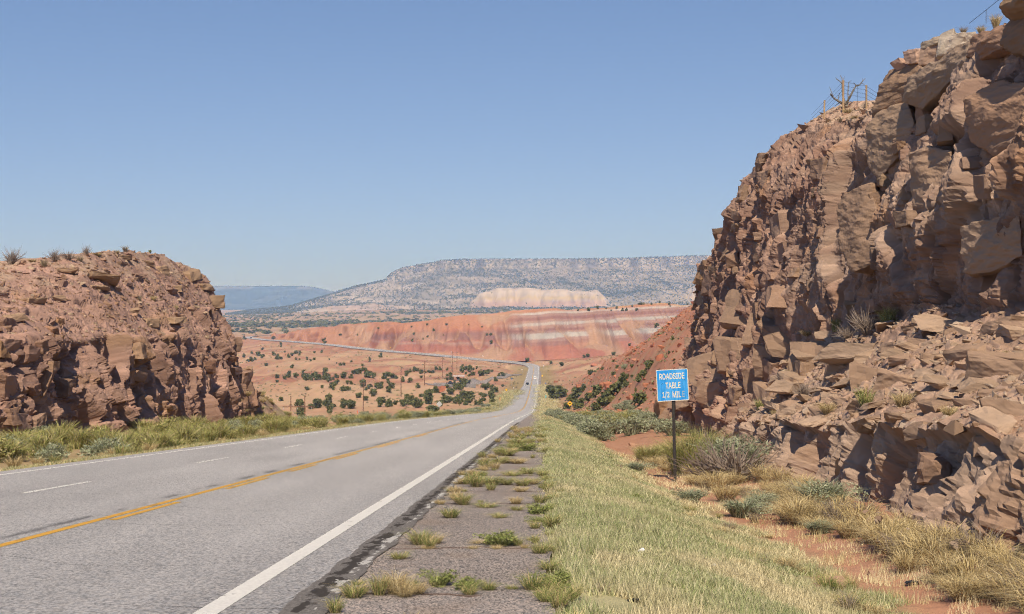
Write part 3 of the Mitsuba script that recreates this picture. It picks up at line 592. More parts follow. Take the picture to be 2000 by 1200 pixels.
# ---------------------------------------------------------------- where a sight line meets the land (to stand things on it)
HS = 4
_hit = np.full((1400 // HS, 2600 // HS, 4), np.inf)
def _splat(Pq):
    Q = Pq.reshape(-1, 3); Q = Q[Q[:, 1] > 1]
    x = ((1000 + Q[:, 0] / Q[:, 1] * F + 300) / HS).astype(int); y = ((600 - Q[:, 2] / Q[:, 1] * F + 100) / HS).astype(int)
    ok = (x >= 0) & (x < _hit.shape[1]) & (y >= 0) & (y < _hit.shape[0]); Q, x, y = Q[ok], x[ok], y[ok]
    o = np.argsort(-Q[:, 1]); Q, x, y = Q[o], x[o], y[o]
    nearer = Q[:, 1] < _hit[y, x, 3]
    _hit[y[nearer], x[nearer], :3] = Q[nearer]; _hit[y[nearer], x[nearer], 3] = Q[nearer, 1]
def hit(px, py):
    x, y = int((px + 300) / HS), int((py + 100) / HS)
    for r in range(0, 9):
        w = _hit[max(y - r, 0):y + r + 1, max(x - r, 0):x + r + 1].reshape(-1, 4)
        w = w[np.isfinite(w[:, 3])]
        if len(w):
            q = w[np.argmin(w[:, 3])]; return q[:3].copy()
    return None
_splat(np.stack([GX, GY, GZ], -1)); _splat(PR); _splat(PL); _splat(np.stack(H_grid, -1)); _splat(np.stack(B_grid, -1))
from scipy.interpolate import LinearNDInterpolator, RegularGridInterpolator
_gz = RegularGridInterpolator((np.log(ys), tanx), GZ, bounds_error=False, fill_value=None)
def gz(x, y): return _gz(np.stack([np.log(np.asarray(y, float)), np.asarray(x, float) / np.asarray(y, float)], -1))

# ---------------------------------------------------------------- rocks
def hull(pts):
    h = ConvexHull(pts); f = h.simplices.copy(); c = pts.mean(0)
    n = np.cross(pts[f[:, 1]] - pts[f[:, 0]], pts[f[:, 2]] - pts[f[:, 0]])
    fl = np.einsum('ij,ij->i', n, pts[f[:, 0]] - c) < 0
    f[fl] = f[fl][:, ::-1]
    used, inv = np.unique(f, return_inverse=True)
    return pts[used], inv.reshape(f.shape)
def rock_points(rng, sx, sy, sz, cut=.25):
    """A jointed block: a box whose corners are broken off unevenly."""
    pts = []
    for a in (-1, 1):
        for b in (-1, 1):
            for c in (-1, 1):
                k = rng.uniform(0, cut, 3) * (1.6 if rng.random() < .35 else .7)
                q = np.array([a, b, c], float)
                pts += [q * [1 - k[0], 1, 1 - k[2] * .3], q * [1, 1 - k[1], 1 - k[2]]]
    pts = np.array(pts) + rng.normal(0, .15, (16, 3))
    pts[:, 0] += pts[:, 2] * rng.normal(0, .18); pts[:, 1] += pts[:, 2] * rng.normal(0, .15)
    return pts * [sx / 2, sy / 2, sz / 2]
def put_rock(key, rng, pos, frame, size, color, cut=.25, bsdf='m_rock', rough=.16):
    v, f = hull(rock_points(rng, *size, cut=cut))
    m = trimesh.Trimesh(v, f, process=False)
    m.merge_vertices(); m = m.subdivide()
    if max(size) > .7: m = m.subdivide()
    v = np.array(m.vertices); g = float(np.prod(size)) ** (1 / 3); sd = int(rng.integers(1, 9999))
    v = v + np.array(m.vertex_normals) * ((meshkit.fbm(v / g / .45 + sd, 3, sd) - .5) * 2 * rough * g)[:, None]
    c = np.clip(color, .02, .8) * (.80 + .4 * meshkit.fbm(v / [g, g, g * .25] + sd, 2, sd))[:, None]
    scene[key] = mikit.ply((v @ np.asarray(frame) + pos, np.array(m.faces)), bsdf, smooth=False, color=c)
def frame_from(n, rng, twist=.25, tilt=.15, flat=False):
    """Rows: along, out, up."""
    if flat:
        a = rng.uniform(0, 2 * math.pi); u = np.array([rng.normal(0, tilt), rng.normal(0, tilt), 1]); x = np.array([math.cos(a), math.sin(a), 0])
    else:
        u = np.array([rng.normal(0, tilt), rng.normal(0, tilt) + .05, 1]); nn = np.array([n[0], n[1], 0]); nn /= np.linalg.norm(nn) + 1e-9
        x = np.cross(nn, [0, 0, 1]) + rng.normal(0, twist, 3) * [1, 1, .2]
    u /= np.linalg.norm(u); x = x - u * (x @ u); x /= np.linalg.norm(x)
    return np.array([x, np.cross(u, x), u])
rng = np.random.default_rng(7)
# jointed blocks that stand proud of the two walls
def wall_blocks(name, grid, n, pick, sizes, base, seed):
    PRg, NRg, Ag, Vg, sid, Nn_ = grid
    r = np.random.default_rng(seed); k = 0
    prob = pick(Ag, Vg, np.broadcast_to(sid[None], Ag.shape), PRg).ravel(); prob = prob / prob.sum()
    for idx in r.choice(prob.size, n, p=prob, replace=False):
        i, j = np.unravel_index(idx, Ag.shape)
        p, nn = PRg[i, j], Nn_[i, j]
        s = sizes(r, Ag[i, j], sid[j])
        c = np.array(base) * r.uniform(.82, 1.15) * [1, r.uniform(.95, 1.03), r.uniform(.92, 1.04)]
        if r.random() < .07: c = c * [1.10, 1.0, .84]
        key = f'{name}__block' + (f'_{k:03d}' if k else ''); k += 1
        put_rock(key, r, p - nn * s[1] * r.uniform(.16, .36), frame_from(nn, r, .16, .10), s, c, cut=r.choice([.12, .2, .32]))
def szR(r, a, seg):
    b = r.lognormal(-.35, .45); b = min(b, 1.5) * (1.3 if a > 62 else .75) * (.65 if seg <= 1 else 1)
    return (b * r.uniform(.8, 1.7), b * r.uniform(.7, 1.1), b * r.uniform(.5, 1.1))
wall_blocks('rock_cliff', R_grid, 200, lambda A, V, s, P: ((A > 20) & (A < 112) & ((((s >= 4) & (s <= 5)) | ((s == 6) & (A > 62))) | ((s >= 1) & (A > 60) & (s <= 6)))).astype(float) * np.where(A > 62, 2.0, 1.0) + .25 * ((s == 1) & (A > 18)), szR, (.29, .20, .15), 11)
def szL(r, a, seg):
    b = min(r.lognormal(-.25, .4), 1.3)
    return (b * r.uniform(.8, 1.7), b * r.uniform(.7, 1.1), b * r.uniform(.5, 1.1)) if seg <= 3 else (b * 1.5, b * 1.2, b * .35)
wall_blocks('rock_cliff_001', L_grid, 170, lambda A, V, s, P: ((A > 58) & (A < 120) & (s >= 1) & (s <= 5)).astype(float) * np.where(s <= 2, 2.5, .6), szL, (.29, .19, .145), 12)

# great smooth slabs that cap the right wall
def slab(key, quad, D, thick, color, seed, lab=None, drop=(.55, .8, -.02), rough=.10):
    """A face given by outline points on the photograph at depth D (one per point), carried back into the hill by thick metres."""
    front = np.array([at(x, y, d - 1.3) for (x, y), d in zip(quad, np.broadcast_to(D, len(quad)))])
    back = front + np.array(drop) * thick
    v, f = hull(np.vstack([front, back, front.mean(0)[None] - np.array(drop) * thick * .14]))
    m = trimesh.Trimesh(v, f, process=True)
    m.merge_vertices()
    for _ in range(4): m = m.subdivide()
    trimesh.smoothing.filter_laplacian(m, iterations=1)
    v = np.array(m.vertices); nn = np.array(m.vertex_normals)
    v = v + nn * ((meshkit.fbm(v / 1.1, 4, seed) - .5) * 3.4 * rough + (meshkit.fbm(v / [.5, .5, .16], 2, seed + 5) - .5) * .14)[:, None]
    c = np.array(color) * (.86 + .28 * meshkit.fbm(v / [2.5, 2.5, .5], 3, seed + 9))[:, None]
    scene[key] = mikit.ply((v, np.array(m.faces)), 'm_rock', smooth=False, color=c)
    if lab: labels[key] = {'label': lab}
SLT = (.335, .245, .18); SLD = (.275, .185, .13)
slab('rock_cliff__cap_slab', [(1706, 226), (1712, 172), (1736, 138), (1792, 118), (1806, 150), (1766, 205)], [50, 50, 50, 48, 47, 48.5], 3.2, SLD, 1, 'dark brown leaning cap slab at the left end')
slab('rock_cliff__cap_slab_001', [(1762, 196), (1772, 152), (1832, 112), (1896, 74), (1896, 112), (1858, 158), (1800, 214)], [47, 47, 44, 41.5, 41, 42.5, 45.5], 3.0, SLT, 2, 'broad smooth tan cap slab')
slab('rock_cliff__cap_slab_002', [(1884, 112), (1900, 72), (1966, 38), (1960, 92), (1915, 118)], [41, 41, 38.6, 38.6, 40], 3.0, (.33, .21, .15), 3)
slab('rock_cliff__cap_slab_003', [(1952, 88), (1962, 50), (1990, 18), (2050, -6), (2060, 92), (2000, 108)], [37.5, 37.5, 36.5, 34.6, 34.2, 36], 3.0, SLD, 4)
slab('rock_cliff__cap_slab_004', [(1950, 14), (1966, -6), (2010, -30), (2070, -50), (2070, -2), (2000, 24), (1966, 28)], [36, 36, 34.8, 33.5, 33.5, 35, 36], 3.0, (.30, .20, .13), 5, 'overhanging slab at the very top')
slab('rock_cliff__bulging_block', [(1690, 252), (1720, 216), (1772, 196), (1786, 240), (1770, 290), (1716, 352), (1694, 318)], [50, 49.5, 47.5, 46.6, 47, 49, 50], 3.0, (.33, .235, .17), 6, 'bulging overhanging block under the cap')
slab('rock_cliff__bulging_block_001', [(1632, 410), (1646, 382), (1700, 356), (1716, 420), (1700, 520), (1664, 530), (1640, 480)], [51, 51, 49, 48.5, 48.6, 49.6, 50.6], 2.6, (.315, .215, .155), 7)
slab('rock_cliff__bulging_block_002', [(1776, 300), (1812, 286), (1858, 296), (1862, 400), (1836, 432), (1782, 424)], [42.6, 41.6, 40.2, 40, 40.6, 42.4], 2.4, (.34, .235, .17), 8)
slab('rock_cliff__bulging_block_003', [(1872, 440), (1930, 424), (1990, 420), (1998, 500), (1950, 528), (1886, 536)], [38, 36.4, 35, 34.8, 36, 37.8], 2.4, (.345, .245, .18), 9)
slab('rock_cliff__bulging_block_004', [(1880, 190), (1960, 150), (2010, 160), (2016, 270), (1950, 300), (1892, 280)], [38.4, 36.8, 35.4, 35.2, 36.8, 38.2], 2.6, (.335, .215, .15), 10)
for q, (x, y, w, h, D, c) in enumerate([(1765, 118, 20, 16, 47.5, (.48, .32, .25)), (1790, 102, 28, 26, 46.5, (.47, .32, .25)), (1822, 92, 40, 34, 45, (.36, .25, .19)), (1850, 84, 30, 34, 44.2, (.50, .43, .35)), (1873, 76, 34, 26, 43.2, (.53, .45, .37)), (1838, 70, 52, 10, 44.6, (.42, .34, .26))]):
    r = np.random.default_rng(60 + q); k = numbered('pale_cap_rock')
    put_rock(k, r, at(x, y, D) + [.3, .5, -.1], frame_from((-1, -.6, 0), r, .2, .12), (w / F * D * 1.15, 1.0, h / F * D * 1.2), c, .22)
    tag(k, 'pale pinkish rock in the row of broken rocks on the upper right clifftop', 'rock', 'pale rocks along the clifftop')
# named ledges and fallen slabs on the shelf between lower and upper wall
ledge = [(1590, 700, 95, 55, 1), (1690, 742, 70, 44, 1), (1740, 748, 60, 40, 1), (1640, 728, 60, 40, 1), (1560, 740, 60, 60, 1), (1600, 770, 50, 18, 0), (1640, 786, 70, 22, 0), (1690, 790, 50, 26, 0), (1770, 700, 60, 22, 0),
         (1820, 705, 60, 34, 1), (1880, 700, 70, 40, 1), (1920, 690, 60, 40, 1), (1900, 725, 60, 28, 1), (1960, 720, 110, 60, 1), (1990, 650, 70, 40, 0), (1980, 605, 90, 44, 1), (1960, 640, 80, 30, 0), (1860, 650, 40, 18, 0), (1800, 670, 60, 16, 0),
         (1830, 800, 60, 34, 1), (1890, 790, 50, 26, 0), (1970, 810, 90, 50, 1), (1940, 770, 60, 18, 0), (1500, 700, 70, 50, 1), (1480, 740, 60, 44, 1), (1530, 660, 90, 50, 1), (1480, 640, 60, 50, 1), (1440, 600, 60, 60, 1), (1420, 690, 60, 60, 1),
         (1380, 720, 70, 60, 1), (1400, 770, 60, 50, 1), (1340, 770, 50, 40, 1), (1310, 800, 50, 36, 1), (1300, 825, 40, 24, 1), (1700, 650, 40, 20, 0), (1740, 680, 50, 20, 0), (1780, 640, 40, 18, 0), (1660, 690, 40, 30, 1), (1550, 800, 70, 24, 0), (1610, 810, 60, 20, 0),
         (1720, 830, 60, 26, 1), (1790, 840, 50, 24, 1), (1860, 850, 60, 24, 1), (1930, 870, 60, 30, 1)]
for q, (x, y, w, h, wall) in enumerate(ledge):
    r = np.random.default_rng(200 + q); p = hit(x, y)
    if p is None: continue
    D = p[1]; sx, sz = w / F * D, h / F * D
    key = 'rock_cliff__ledge_block' + (f'_{q:03d}' if q else '')
    put_rock(key, r, p + [.25 * sx, .35 * sx, -.12 * sz], frame_from((-.75, -.7, 0), r, .25, .12), (sx * 1.1, sx * r.uniform(.6, .9), sz * (1.15 if wall else .9)), np.array((.31, .215, .158)) * r.uniform(.88, 1.15), .2)
k = 0
PRg, NRg, Ag, Vg, sid, Nn_ = R_grid
cand = np.argwhere(np.isin(sid, (2, 3))[None, :] & (Ag > 17) & (Ag < 66))
r = np.random.default_rng(33)
for i, j in cand[r.choice(len(cand), 150, replace=False)]:
    b = min(r.lognormal(-.75, .55), 1.5); key = 'fallen_slab' + (f'_{k:03d}' if k else ''); k += 1
    put_rock(key, r, PRg[i, j] + [0, 0, .03 * b], frame_from(None, r, flat=True, tilt=.22), (b * 1.3, b * r.uniform(.6, 1), b * r.uniform(.18, .45)), np.array((.36, .262, .195)) * r.uniform(.8, 1.15), .28)
    tag(key, 'flat tan sandstone slab lying loose on the rubbly shelf of the right cliff', 'rock', 'loose slabs on the cliff shelf')
for q, (x, y, w, h) in enumerate([(372, 537, 44, 22), (318, 528, 30, 20), (345, 560, 34, 14), (290, 515, 30, 10), (240, 500, 36, 10), (200, 545, 60, 12), (190, 560, 50, 10), (295, 630, 40, 20), (262, 610, 30, 14), (420, 590, 40, 26), (400, 560, 36, 14), (340, 625, 50, 14), (60, 590, 50, 14), (110, 580, 40, 10), (30, 620, 50, 16), (130, 530, 40, 8)]):
    r = np.random.default_rng(400 + q); p = hit(x, y)
    if p is None: continue
    D = p[1]; key = f'rock_cliff_001__ledge_slab' + (f'_{q:03d}' if q else '')
    put_rock(key, r, p + [-.2, .1, 0], frame_from((.8, -.6, 0), r, .25, .10), (w / F * D * .95, w / F * D * .7, h / F * D * .85), np.array((.33, .225, .15)) * r.uniform(.9, 1.12), .2)
# small broken stone
def stones(key, pts, size, cols, seed, label, cat_, smooth=False):
    r = np.random.default_rng(seed); V, Fc, C, o = [], [], [], 0
    protos = []
    for _ in range(10):
        v, f = hull(r.normal(0, 1, (9, 3)) / 1.9); protos.append((v, f))
    for p in pts:
        v, f = protos[r.integers(10)]; s = size(r); a = r.uniform(0, 6.28); ca, sa = math.cos(a), math.sin(a)
        w = v * [s, s * r.uniform(.6, 1), s * r.uniform(.35, .8)]
        w = np.stack([w[:, 0] * ca - w[:, 1] * sa, w[:, 0] * sa + w[:, 1] * ca, w[:, 2]], 1) + p
        V.append(w); Fc.append(f + o); o += len(w)
        c = np.array(cols[r.integers(len(cols))]) * r.uniform(.8, 1.15); C.append(np.broadcast_to(c, w.shape))
    scene[key] = mikit.ply((np.vstack(V), np.vstack(Fc)), 'm_earth', smooth=False, color=np.vstack(C))
    tag(key, label, cat_, kind='stuff')
r = np.random.default_rng(44)
sel = cand[r.choice(len(cand), 5200)]
pts = [PRg[i, j] for i, j in sel]
cb = np.argwhere((sid == 1)[None, :] & (Ag > 16) & (Ag < 60) & (np.arange(Ag.shape[1])[None, :] < 12))
pts += [PRg[i, j] + [-r.uniform(0, 1.2), 0, 0] for i, j in cb[r.choice(len(cb), 160)]]
stones('rubble', pts, lambda r: min(r.lognormal(-2.5, .5), .35), [(.36, .26, .19), (.32, .22, .16), (.40, .31, .24)], 45, 'small broken stones scattered over the shelf of the right cliff', 'rubble')
PLg, _, ALg, _, sidL, _ = L_grid
candL = np.argwhere(np.isin(sidL, (3, 4, 5, 6))[None, :] & (ALg > 56) & (ALg < 121))
stones('rubble_001', [PLg[i, j] for i, j in candL[r.choice(len(candL), 3600)]], lambda r: min(r.lognormal(-2.0, .5), .5), [(.34, .22, .16), (.30, .19, .13), (.39, .29, .21)], 46, 'small broken stones scattered over the sloping top of the left cliff', 'rubble')
candT = np.argwhere(np.isin(sid, (7, 8))[None, :] & (Ag > 54) & (Ag < 110))
stones('rubble_002', [PRg[i, j] for i, j in candT[r.choice(len(candT), 2200)]], lambda r: min(r.lognormal(-2.0, .5), .5), [(.38, .28, .20), (.34, .22, .16), (.43, .35, .27)], 47, 'small pale stones on the rounded top of the right cliff', 'rubble')
n = 9000
Yv = r.uniform(130, 620, n) ; Xv = SL * Yv + 8 + r.uniform(0, 1, n) ** .8 * (20 + .1 * Yv)
zz = gz(Xv, Yv); pr = np.stack([Xv, Yv, zz], 1)
keep = r.random(n) < .75
stones('scree', pr[keep], lambda r: min(r.lognormal(-1.15, .55), 1.6), [(.40, .17, .105), (.36, .14, .085), (.44, .21, .14)], 48, 'orange stones littering the steep red slope behind the right cliff', 'scree')
for q, (x, y, w, h, D) in enumerate([(1188, 744, 14, 16, 330), (1178, 752, 14, 12, 330), (1204, 752, 16, 8, 330), (1150, 757, 14, 10, 335), (1132, 749, 12, 6, 420), (1078, 753, 6, 6, 520), (1085, 741, 7, 4, 560), (1160, 712, 12, 5, 470), (1232, 770, 14, 8, 240), (1262, 748, 12, 8, 250), (1220, 735, 10, 6, 300)]):
    k = numbered('red_boulder'); r = np.random.default_rng(500 + q); p = hit(x, y + h / 2)
    D = p[1]; p = at(x, y + h / 2, D)
    put_rock(k, r, [p[0], D, float(gz(p[0], D)) + h / F * D * .3], frame_from(None, r, flat=True, tilt=.2), (w / F * D, w / F * D * .8, h / F * D), (.42, .18, .11), .25)
    tag(k, 'orange red boulder among junipers below the red slope right of the road', 'boulder', 'red boulders right of the road')
p = hit(861, 760)
put_rock('fallen_boulder', np.random.default_rng(77), p + [0, 0, 1.6], frame_from(None, np.random.default_rng(3), flat=True, tilt=.1), (17 / F * p[1], 4.0, 10.5 / F * p[1]), (.44, .18, .11), .3)
tag('fallen_boulder', 'big orange red boulder beside the parking loop left of the road', 'boulder')
# ---------------------------------------------------------------- plants
def blades(r, n, rad, h, lean, w, cols, droop=.25, seg=2, out=1.0, base=(0, 0, 0)):
    """Grass blades: (vertices, triangles, colours). Each blade is a bent tapering strip."""
    a = r.uniform(0, 2 * math.pi, n); q = rad * np.sqrt(r.uniform(0, 1, n))
    bx, by = q * np.cos(a), q * np.sin(a)
    az = a + r.normal(0, .9 if out else 3, n); L = lean * r.uniform(.2, 1.2, n); H = r.uniform(h[0], h[1], n)
    d = np.stack([np.cos(az), np.sin(az), np.zeros(n)], 1)
    P0 = np.stack([bx, by, np.zeros(n)], 1)
    P1 = P0 + d * (L * H * .42)[:, None] + np.array([0, 0, 1]) * (H * .62)[:, None]
    P2 = P0 + d * (L * H * 1.15)[:, None] + np.array([0, 0, 1]) * (H * (1 - droop * L))[:, None]
    t = r.uniform(0, 2 * math.pi, n); s = np.stack([np.cos(t), np.sin(t), np.zeros(n)], 1) * (w * r.uniform(.6, 1.3, n) / 2)[:, None]
    V = np.stack([P0 - s, P0 + s, P1 - s * .8, P1 + s * .8, P2], 1).reshape(-1, 3) + np.array(base)
    i = np.arange(n)[:, None] * 5
    Fc = np.stack([i + [0, 1, 3], i + [0, 3, 2], i + [2, 3, 4]], 1).reshape(-1, 3)
    C = np.repeat(np.array(cols)[r.integers(len(cols), size=n)] * r.uniform(.75, 1.2, (n, 1)), 5, axis=0)
    return V, Fc, C
def spikes(r, n, rad, h, lean, w, cols):
    a = r.uniform(0, 6.28, n); q = rad * np.sqrt(r.uniform(0, 1, n)); P0 = np.stack([q * np.cos(a), q * np.sin(a), np.zeros(n)], 1)
    b = r.uniform(0, 6.28, n); H = r.uniform(h[0], h[1], n); tip = P0 + np.stack([np.cos(b) * H * lean, np.sin(b) * H * lean, H], 1)
    t = r.uniform(0, 6.28, n); s = np.stack([np.cos(t), np.sin(t), np.zeros(n)], 1) * (w * r.uniform(.6, 1.3, n) / 2)[:, None]
    C = np.repeat(np.array(cols)[r.integers(len(cols), size=n)] * r.uniform(.75, 1.2, (n, 1)), 3, axis=0)
    return np.stack([P0 - s, P0 + s, tip], 1).reshape(-1, 3), np.arange(3 * n).reshape(-1, 3), C
def leaves(r, n, lumps, size, cols, up=.3, stretch=1.6):
    """Leaf faces spread through a set of lumps (centre, radii); denser near each lump's skin."""
    lumps = np.array(lumps); k = r.choice(len(lumps), n, p=(lumps[:, 3] ** 2) / (lumps[:, 3] ** 2).sum())
    d = r.normal(0, 1, (n, 3)); d /= np.linalg.norm(d, axis=1, keepdims=True)
    rr = (.45 + .6 * r.uniform(0, 1, n) ** .5)[:, None]
    P = lumps[k, :3] + d * rr * lumps[k, 3:4] * np.array([1, 1, .85])
    x = r.normal(0, 1, (n, 3)); x += d * .6; x /= np.linalg.norm(x, axis=1, keepdims=True)
    z = r.normal(0, 1, (n, 3)) + d * .5 + [0, 0, up]; y = np.cross(z, x); y /= np.linalg.norm(y, axis=1, keepdims=True)
    s = (size * r.uniform(.6, 1.4, n))[:, None]
    V = np.stack([P - x * s * .5, P + y * s * .5 + x * s * .1, P + x * s * stretch * .6, P - y * s * .5 + x * s * .1], 1).reshape(-1, 3)
    i = np.arange(n)[:, None] * 4
    Fc = np.stack([i + [0, 1, 2], i + [0, 2, 3]], 1).reshape(-1, 3)
    lumpc = r.uniform(.8, 1.2, len(lumps))[k]
    C = np.repeat(np.array(cols)[r.integers(len(cols), size=n)] * (r.uniform(.75, 1.2, n) * lumpc)[:, None], 4, axis=0)
    return V, Fc, C
def twig(p0, p1, r0, r1, col, n=4):
    p0, p1 = np.array(p0, float), np.array(p1, float); d = p1 - p0; d /= np.linalg.norm(d) + 1e-9
    x = np.cross(d, [.3, .2, 1.0]); x /= np.linalg.norm(x); y = np.cross(d, x)
    a = np.arange(n) / n * 2 * math.pi; ring = np.cos(a)[:, None] * x + np.sin(a)[:, None] * y
    V = np.vstack([p0 + ring * r0, p1 + ring * r1]); i = np.arange(n)
    Fc = np.vstack([np.stack([i, (i + 1) % n, (i + 1) % n + n], 1), np.stack([i, (i + 1) % n + n, i + n], 1)])
    return V, Fc, np.broadcast_to(np.array(col, float), V.shape)
JUN = [(.125, .14, .06), (.155, .165, .072), (.10, .115, .052), (.19, .19, .092)]
SAGE = [(.27, .30, .20), (.32, .35, .24), (.22, .25, .15), (.36, .37, .27)]
RABB = [(.27, .28, .095), (.34, .33, .12), (.22, .24, .085), (.40, .37, .17), (.42, .36, .20)]
STRAW_ = [(.50, .40, .20), (.56, .45, .25), (.42, .33, .17), (.60, .51, .31), (.36, .27, .15)]
GREEN = [(.20, .24, .075), (.26, .29, .10), (.33, .34, .14), (.17, .21, .075)]
TURF = [(.33, .365, .18), (.41, .425, .235), (.28, .335, .15), (.49, .465, .29), (.55, .525, .35)]
DRYT = [(.52, .43, .23), (.58, .49, .29), (.45, .37, .20), (.40, .35, .18)]
GREY = [(.26, .21, .18), (.31, .26, .22), (.21, .17, .145)]
def juniper(seed):
    r = np.random.default_rng(seed); n = r.integers(6, 11); lumps = []
    con = seed % 5 == 0                                                # one in five is conical
    for _ in range(n):
        a, q = r.uniform(0, 6.28), r.uniform(0, .62) ** .8; z = r.uniform(.18, .78)
        w = (1 - z) * .9 + .15 if con else 1.0
        lumps.append([q * w * math.cos(a) * .5, q * w * math.sin(a) * .5, z * (1.15 if con else .95) * .85, r.uniform(.17, .27) * (1 - .35 * z if con else 1)])
    crown = leaves(r, 420, lumps, .12, JUN, .3)
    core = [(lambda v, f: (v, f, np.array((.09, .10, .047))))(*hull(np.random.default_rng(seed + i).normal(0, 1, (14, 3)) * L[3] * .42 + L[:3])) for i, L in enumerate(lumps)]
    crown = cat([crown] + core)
    trunk = cat([twig((0, 0, -.15), (.03, .02, .3), .05, .035, (.17, .12, .09))] + [twig((.03, .02, .18), L[:3], .028, .008, (.17, .12, .09)) for L in lumps[:5]])
    return vply(crown), vply(trunk)
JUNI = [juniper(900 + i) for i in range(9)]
def far_tree(seed):
    r = np.random.default_rng(seed)
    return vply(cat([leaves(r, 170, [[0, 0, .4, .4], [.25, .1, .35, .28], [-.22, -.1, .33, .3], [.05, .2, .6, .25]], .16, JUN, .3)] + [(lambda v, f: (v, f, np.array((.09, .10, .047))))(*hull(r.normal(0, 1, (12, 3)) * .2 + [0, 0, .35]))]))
FART = [far_tree(40 + i) for i in range(5)]
def place(d, x, y, z, s, rz, sz=None, tilt=(0, 0)):
    return {**d, 'to_world': T().translate([float(x), float(y), float(z)]).rotate([1, 0, 0], float(tilt[0])).rotate([0, 1, 0], float(tilt[1])).rotate([0, 0, 1], float(rz)).scale([float(s), float(s), float(sz or s)])}
rj = np.random.default_rng(321)
def put_juniper(p, w, label, group, h=None):
    k = numbered('juniper_tree'); cr, tr = JUNI[rj.integers(len(JUNI))]; rz = rj.uniform(0, 360)
    h = h or w * rj.uniform(.78, 1.02)
    scene[k + '__crown'] = place(cr, *p, w * .95, rz, h); scene[k + '__trunk'] = place(tr, *p, w * .95, rz, h)
    tag(k, label, 'tree', group)
    return k
def on(px, py):
    p = hit(px, py)
    return None if p is None else p
Z4 = [(50, 415, 65), (185, 415, 105), (290, 430, 85), (375, 405, 80), (425, 470, 110), (515, 428, 80), (580, 398, 92), (600, 465, 105), (690, 388, 100), (740, 412, 80), (790, 412, 66), (715, 476, 85), (800, 476, 72), (890, 455, 78),
      (920, 415, 60), (965, 432, 110), (1000, 395, 70), (1060, 490, 62), (1130, 495, 66), (1110, 440, 75), (1150, 388, 90), (1200, 385, 90), (1230, 345, 60), (1300, 380, 92), (1385, 360, 60), (1450, 385, 85), (1380, 415, 72), (1440, 418, 60), (1560, 402, 62), (1625, 405, 80), (1705, 430, 95), (1750, 445, 62), (1270, 240, 42), (1510, 130, 72), (1390, 145, 48), (1368, 205, 38),
      (935, 275, 55), (985, 272, 48), (908, 213, 26), (1098, 192, 38), (766, 185, 30), (590, 150, 38), (536, 178, 42), (235, 280, 66), (385, 315, 52), (140, 470, 55), (15, 490, 50), (10, 290, 30), (1030, 618, 84), (808, 650, 28), (955, 620, 24), (30, 752, 72), (1205, 738, 105), (1330, 752, 75), (1425, 695, 115), (1390, 570, 78), (1555, 568, 105), (1645, 518, 52),
      (345, 1000, 150), (375, 838, 130), (610, 890, 150), (690, 850, 120), (770, 845, 150), (850, 850, 90), (800, 920, 120), (990, 865, 110), (1010, 800, 110), (1110, 860, 140), (1625, 858, 112), (530, 860, 90), (560, 90, 40), (685, 92, 48), (470, 130, 50), (375, 155, 30), (310, 150, 42), (285, 88, 58), (335, 115, 48), (215, 125, 60), (100, 135, 50), (30, 150, 70), (165, 100, 36), (140, 75, 32)]
for x, y, w in Z4:
    px, py = 540 + x / 7.5, 680 + y / 7.5; p = on(px, py - .8)
    row = 'row' if 330 < y < 500 else ('front' if y > 600 else 'slope')
    lab, g = {'row': ('dark green juniper in the loose row across the middle of the valley floor', 'junipers in the valley row'), 'front': ('bushy dark juniper on the tan flat nearest the left verge', 'junipers on the near flat'),
              'slope': ('small juniper on the red slope below the far road', 'junipers on the far red slope')}[row]
    put_juniper(p, w / 7.5 / F * p[1] * 1.25, lab, g)
Z5 = [(110, 1030, 95), (300, 1000, 100), (350, 995, 100), (240, 1000, 80), (510, 1035, 150), (680, 990, 140), (685, 1080, 140), (680, 900, 125), (600, 890, 70), (530, 865, 62), (750, 855, 100), (720, 845, 60), (825, 1000, 90), (855, 880, 62), (890, 800, 60), (940, 880, 100), (1030, 810, 120), (1080, 760, 120), (1035, 1000, 115), (1130, 1005, 40), (1200, 935, 140), (1110, 900, 110), (1330, 910, 66), (1320, 1000, 110), (1490, 990, 125), (1490, 865, 90), (1540, 825, 80), (1060, 670, 66), (970, 668, 60), (930, 668, 50), (1090, 615, 66), (1080, 540, 60), (1140, 560, 60), (1190, 575, 90), (1220, 530, 40), (1255, 565, 40), (1190, 635, 52), (1245, 630, 60), (1310, 615, 60), (1410, 605, 90), (1400, 570, 70), (1490, 590, 40), (1535, 600, 44),
      (900, 630, 40), (915, 535, 34), (715, 605, 46), (690, 575, 50), (480, 575, 62), (520, 545, 52), (580, 575, 60), (630, 575, 40), (365, 620, 52), (335, 585, 60), (380, 570, 40), (320, 718, 66), (295, 715, 50), (130, 725, 50), (50, 770, 100), (155, 330, 26), (770, 560, 60), (800, 545, 50), (430, 525, 24)]
for x, y, w in Z5:
    px, py = 740 + x / 6.667, 640 + y / 6.667; p = on(px, py - .8)
    lab, g = ('dark juniper in the scattered stand between the parking loop and the road', 'junipers by the parking loop') if y > 650 else ('small dark juniper behind the parking loop near the power poles', 'junipers behind the parking loop')
    put_juniper(p, w / 6.667 / F * p[1] * 1.25, lab, g)
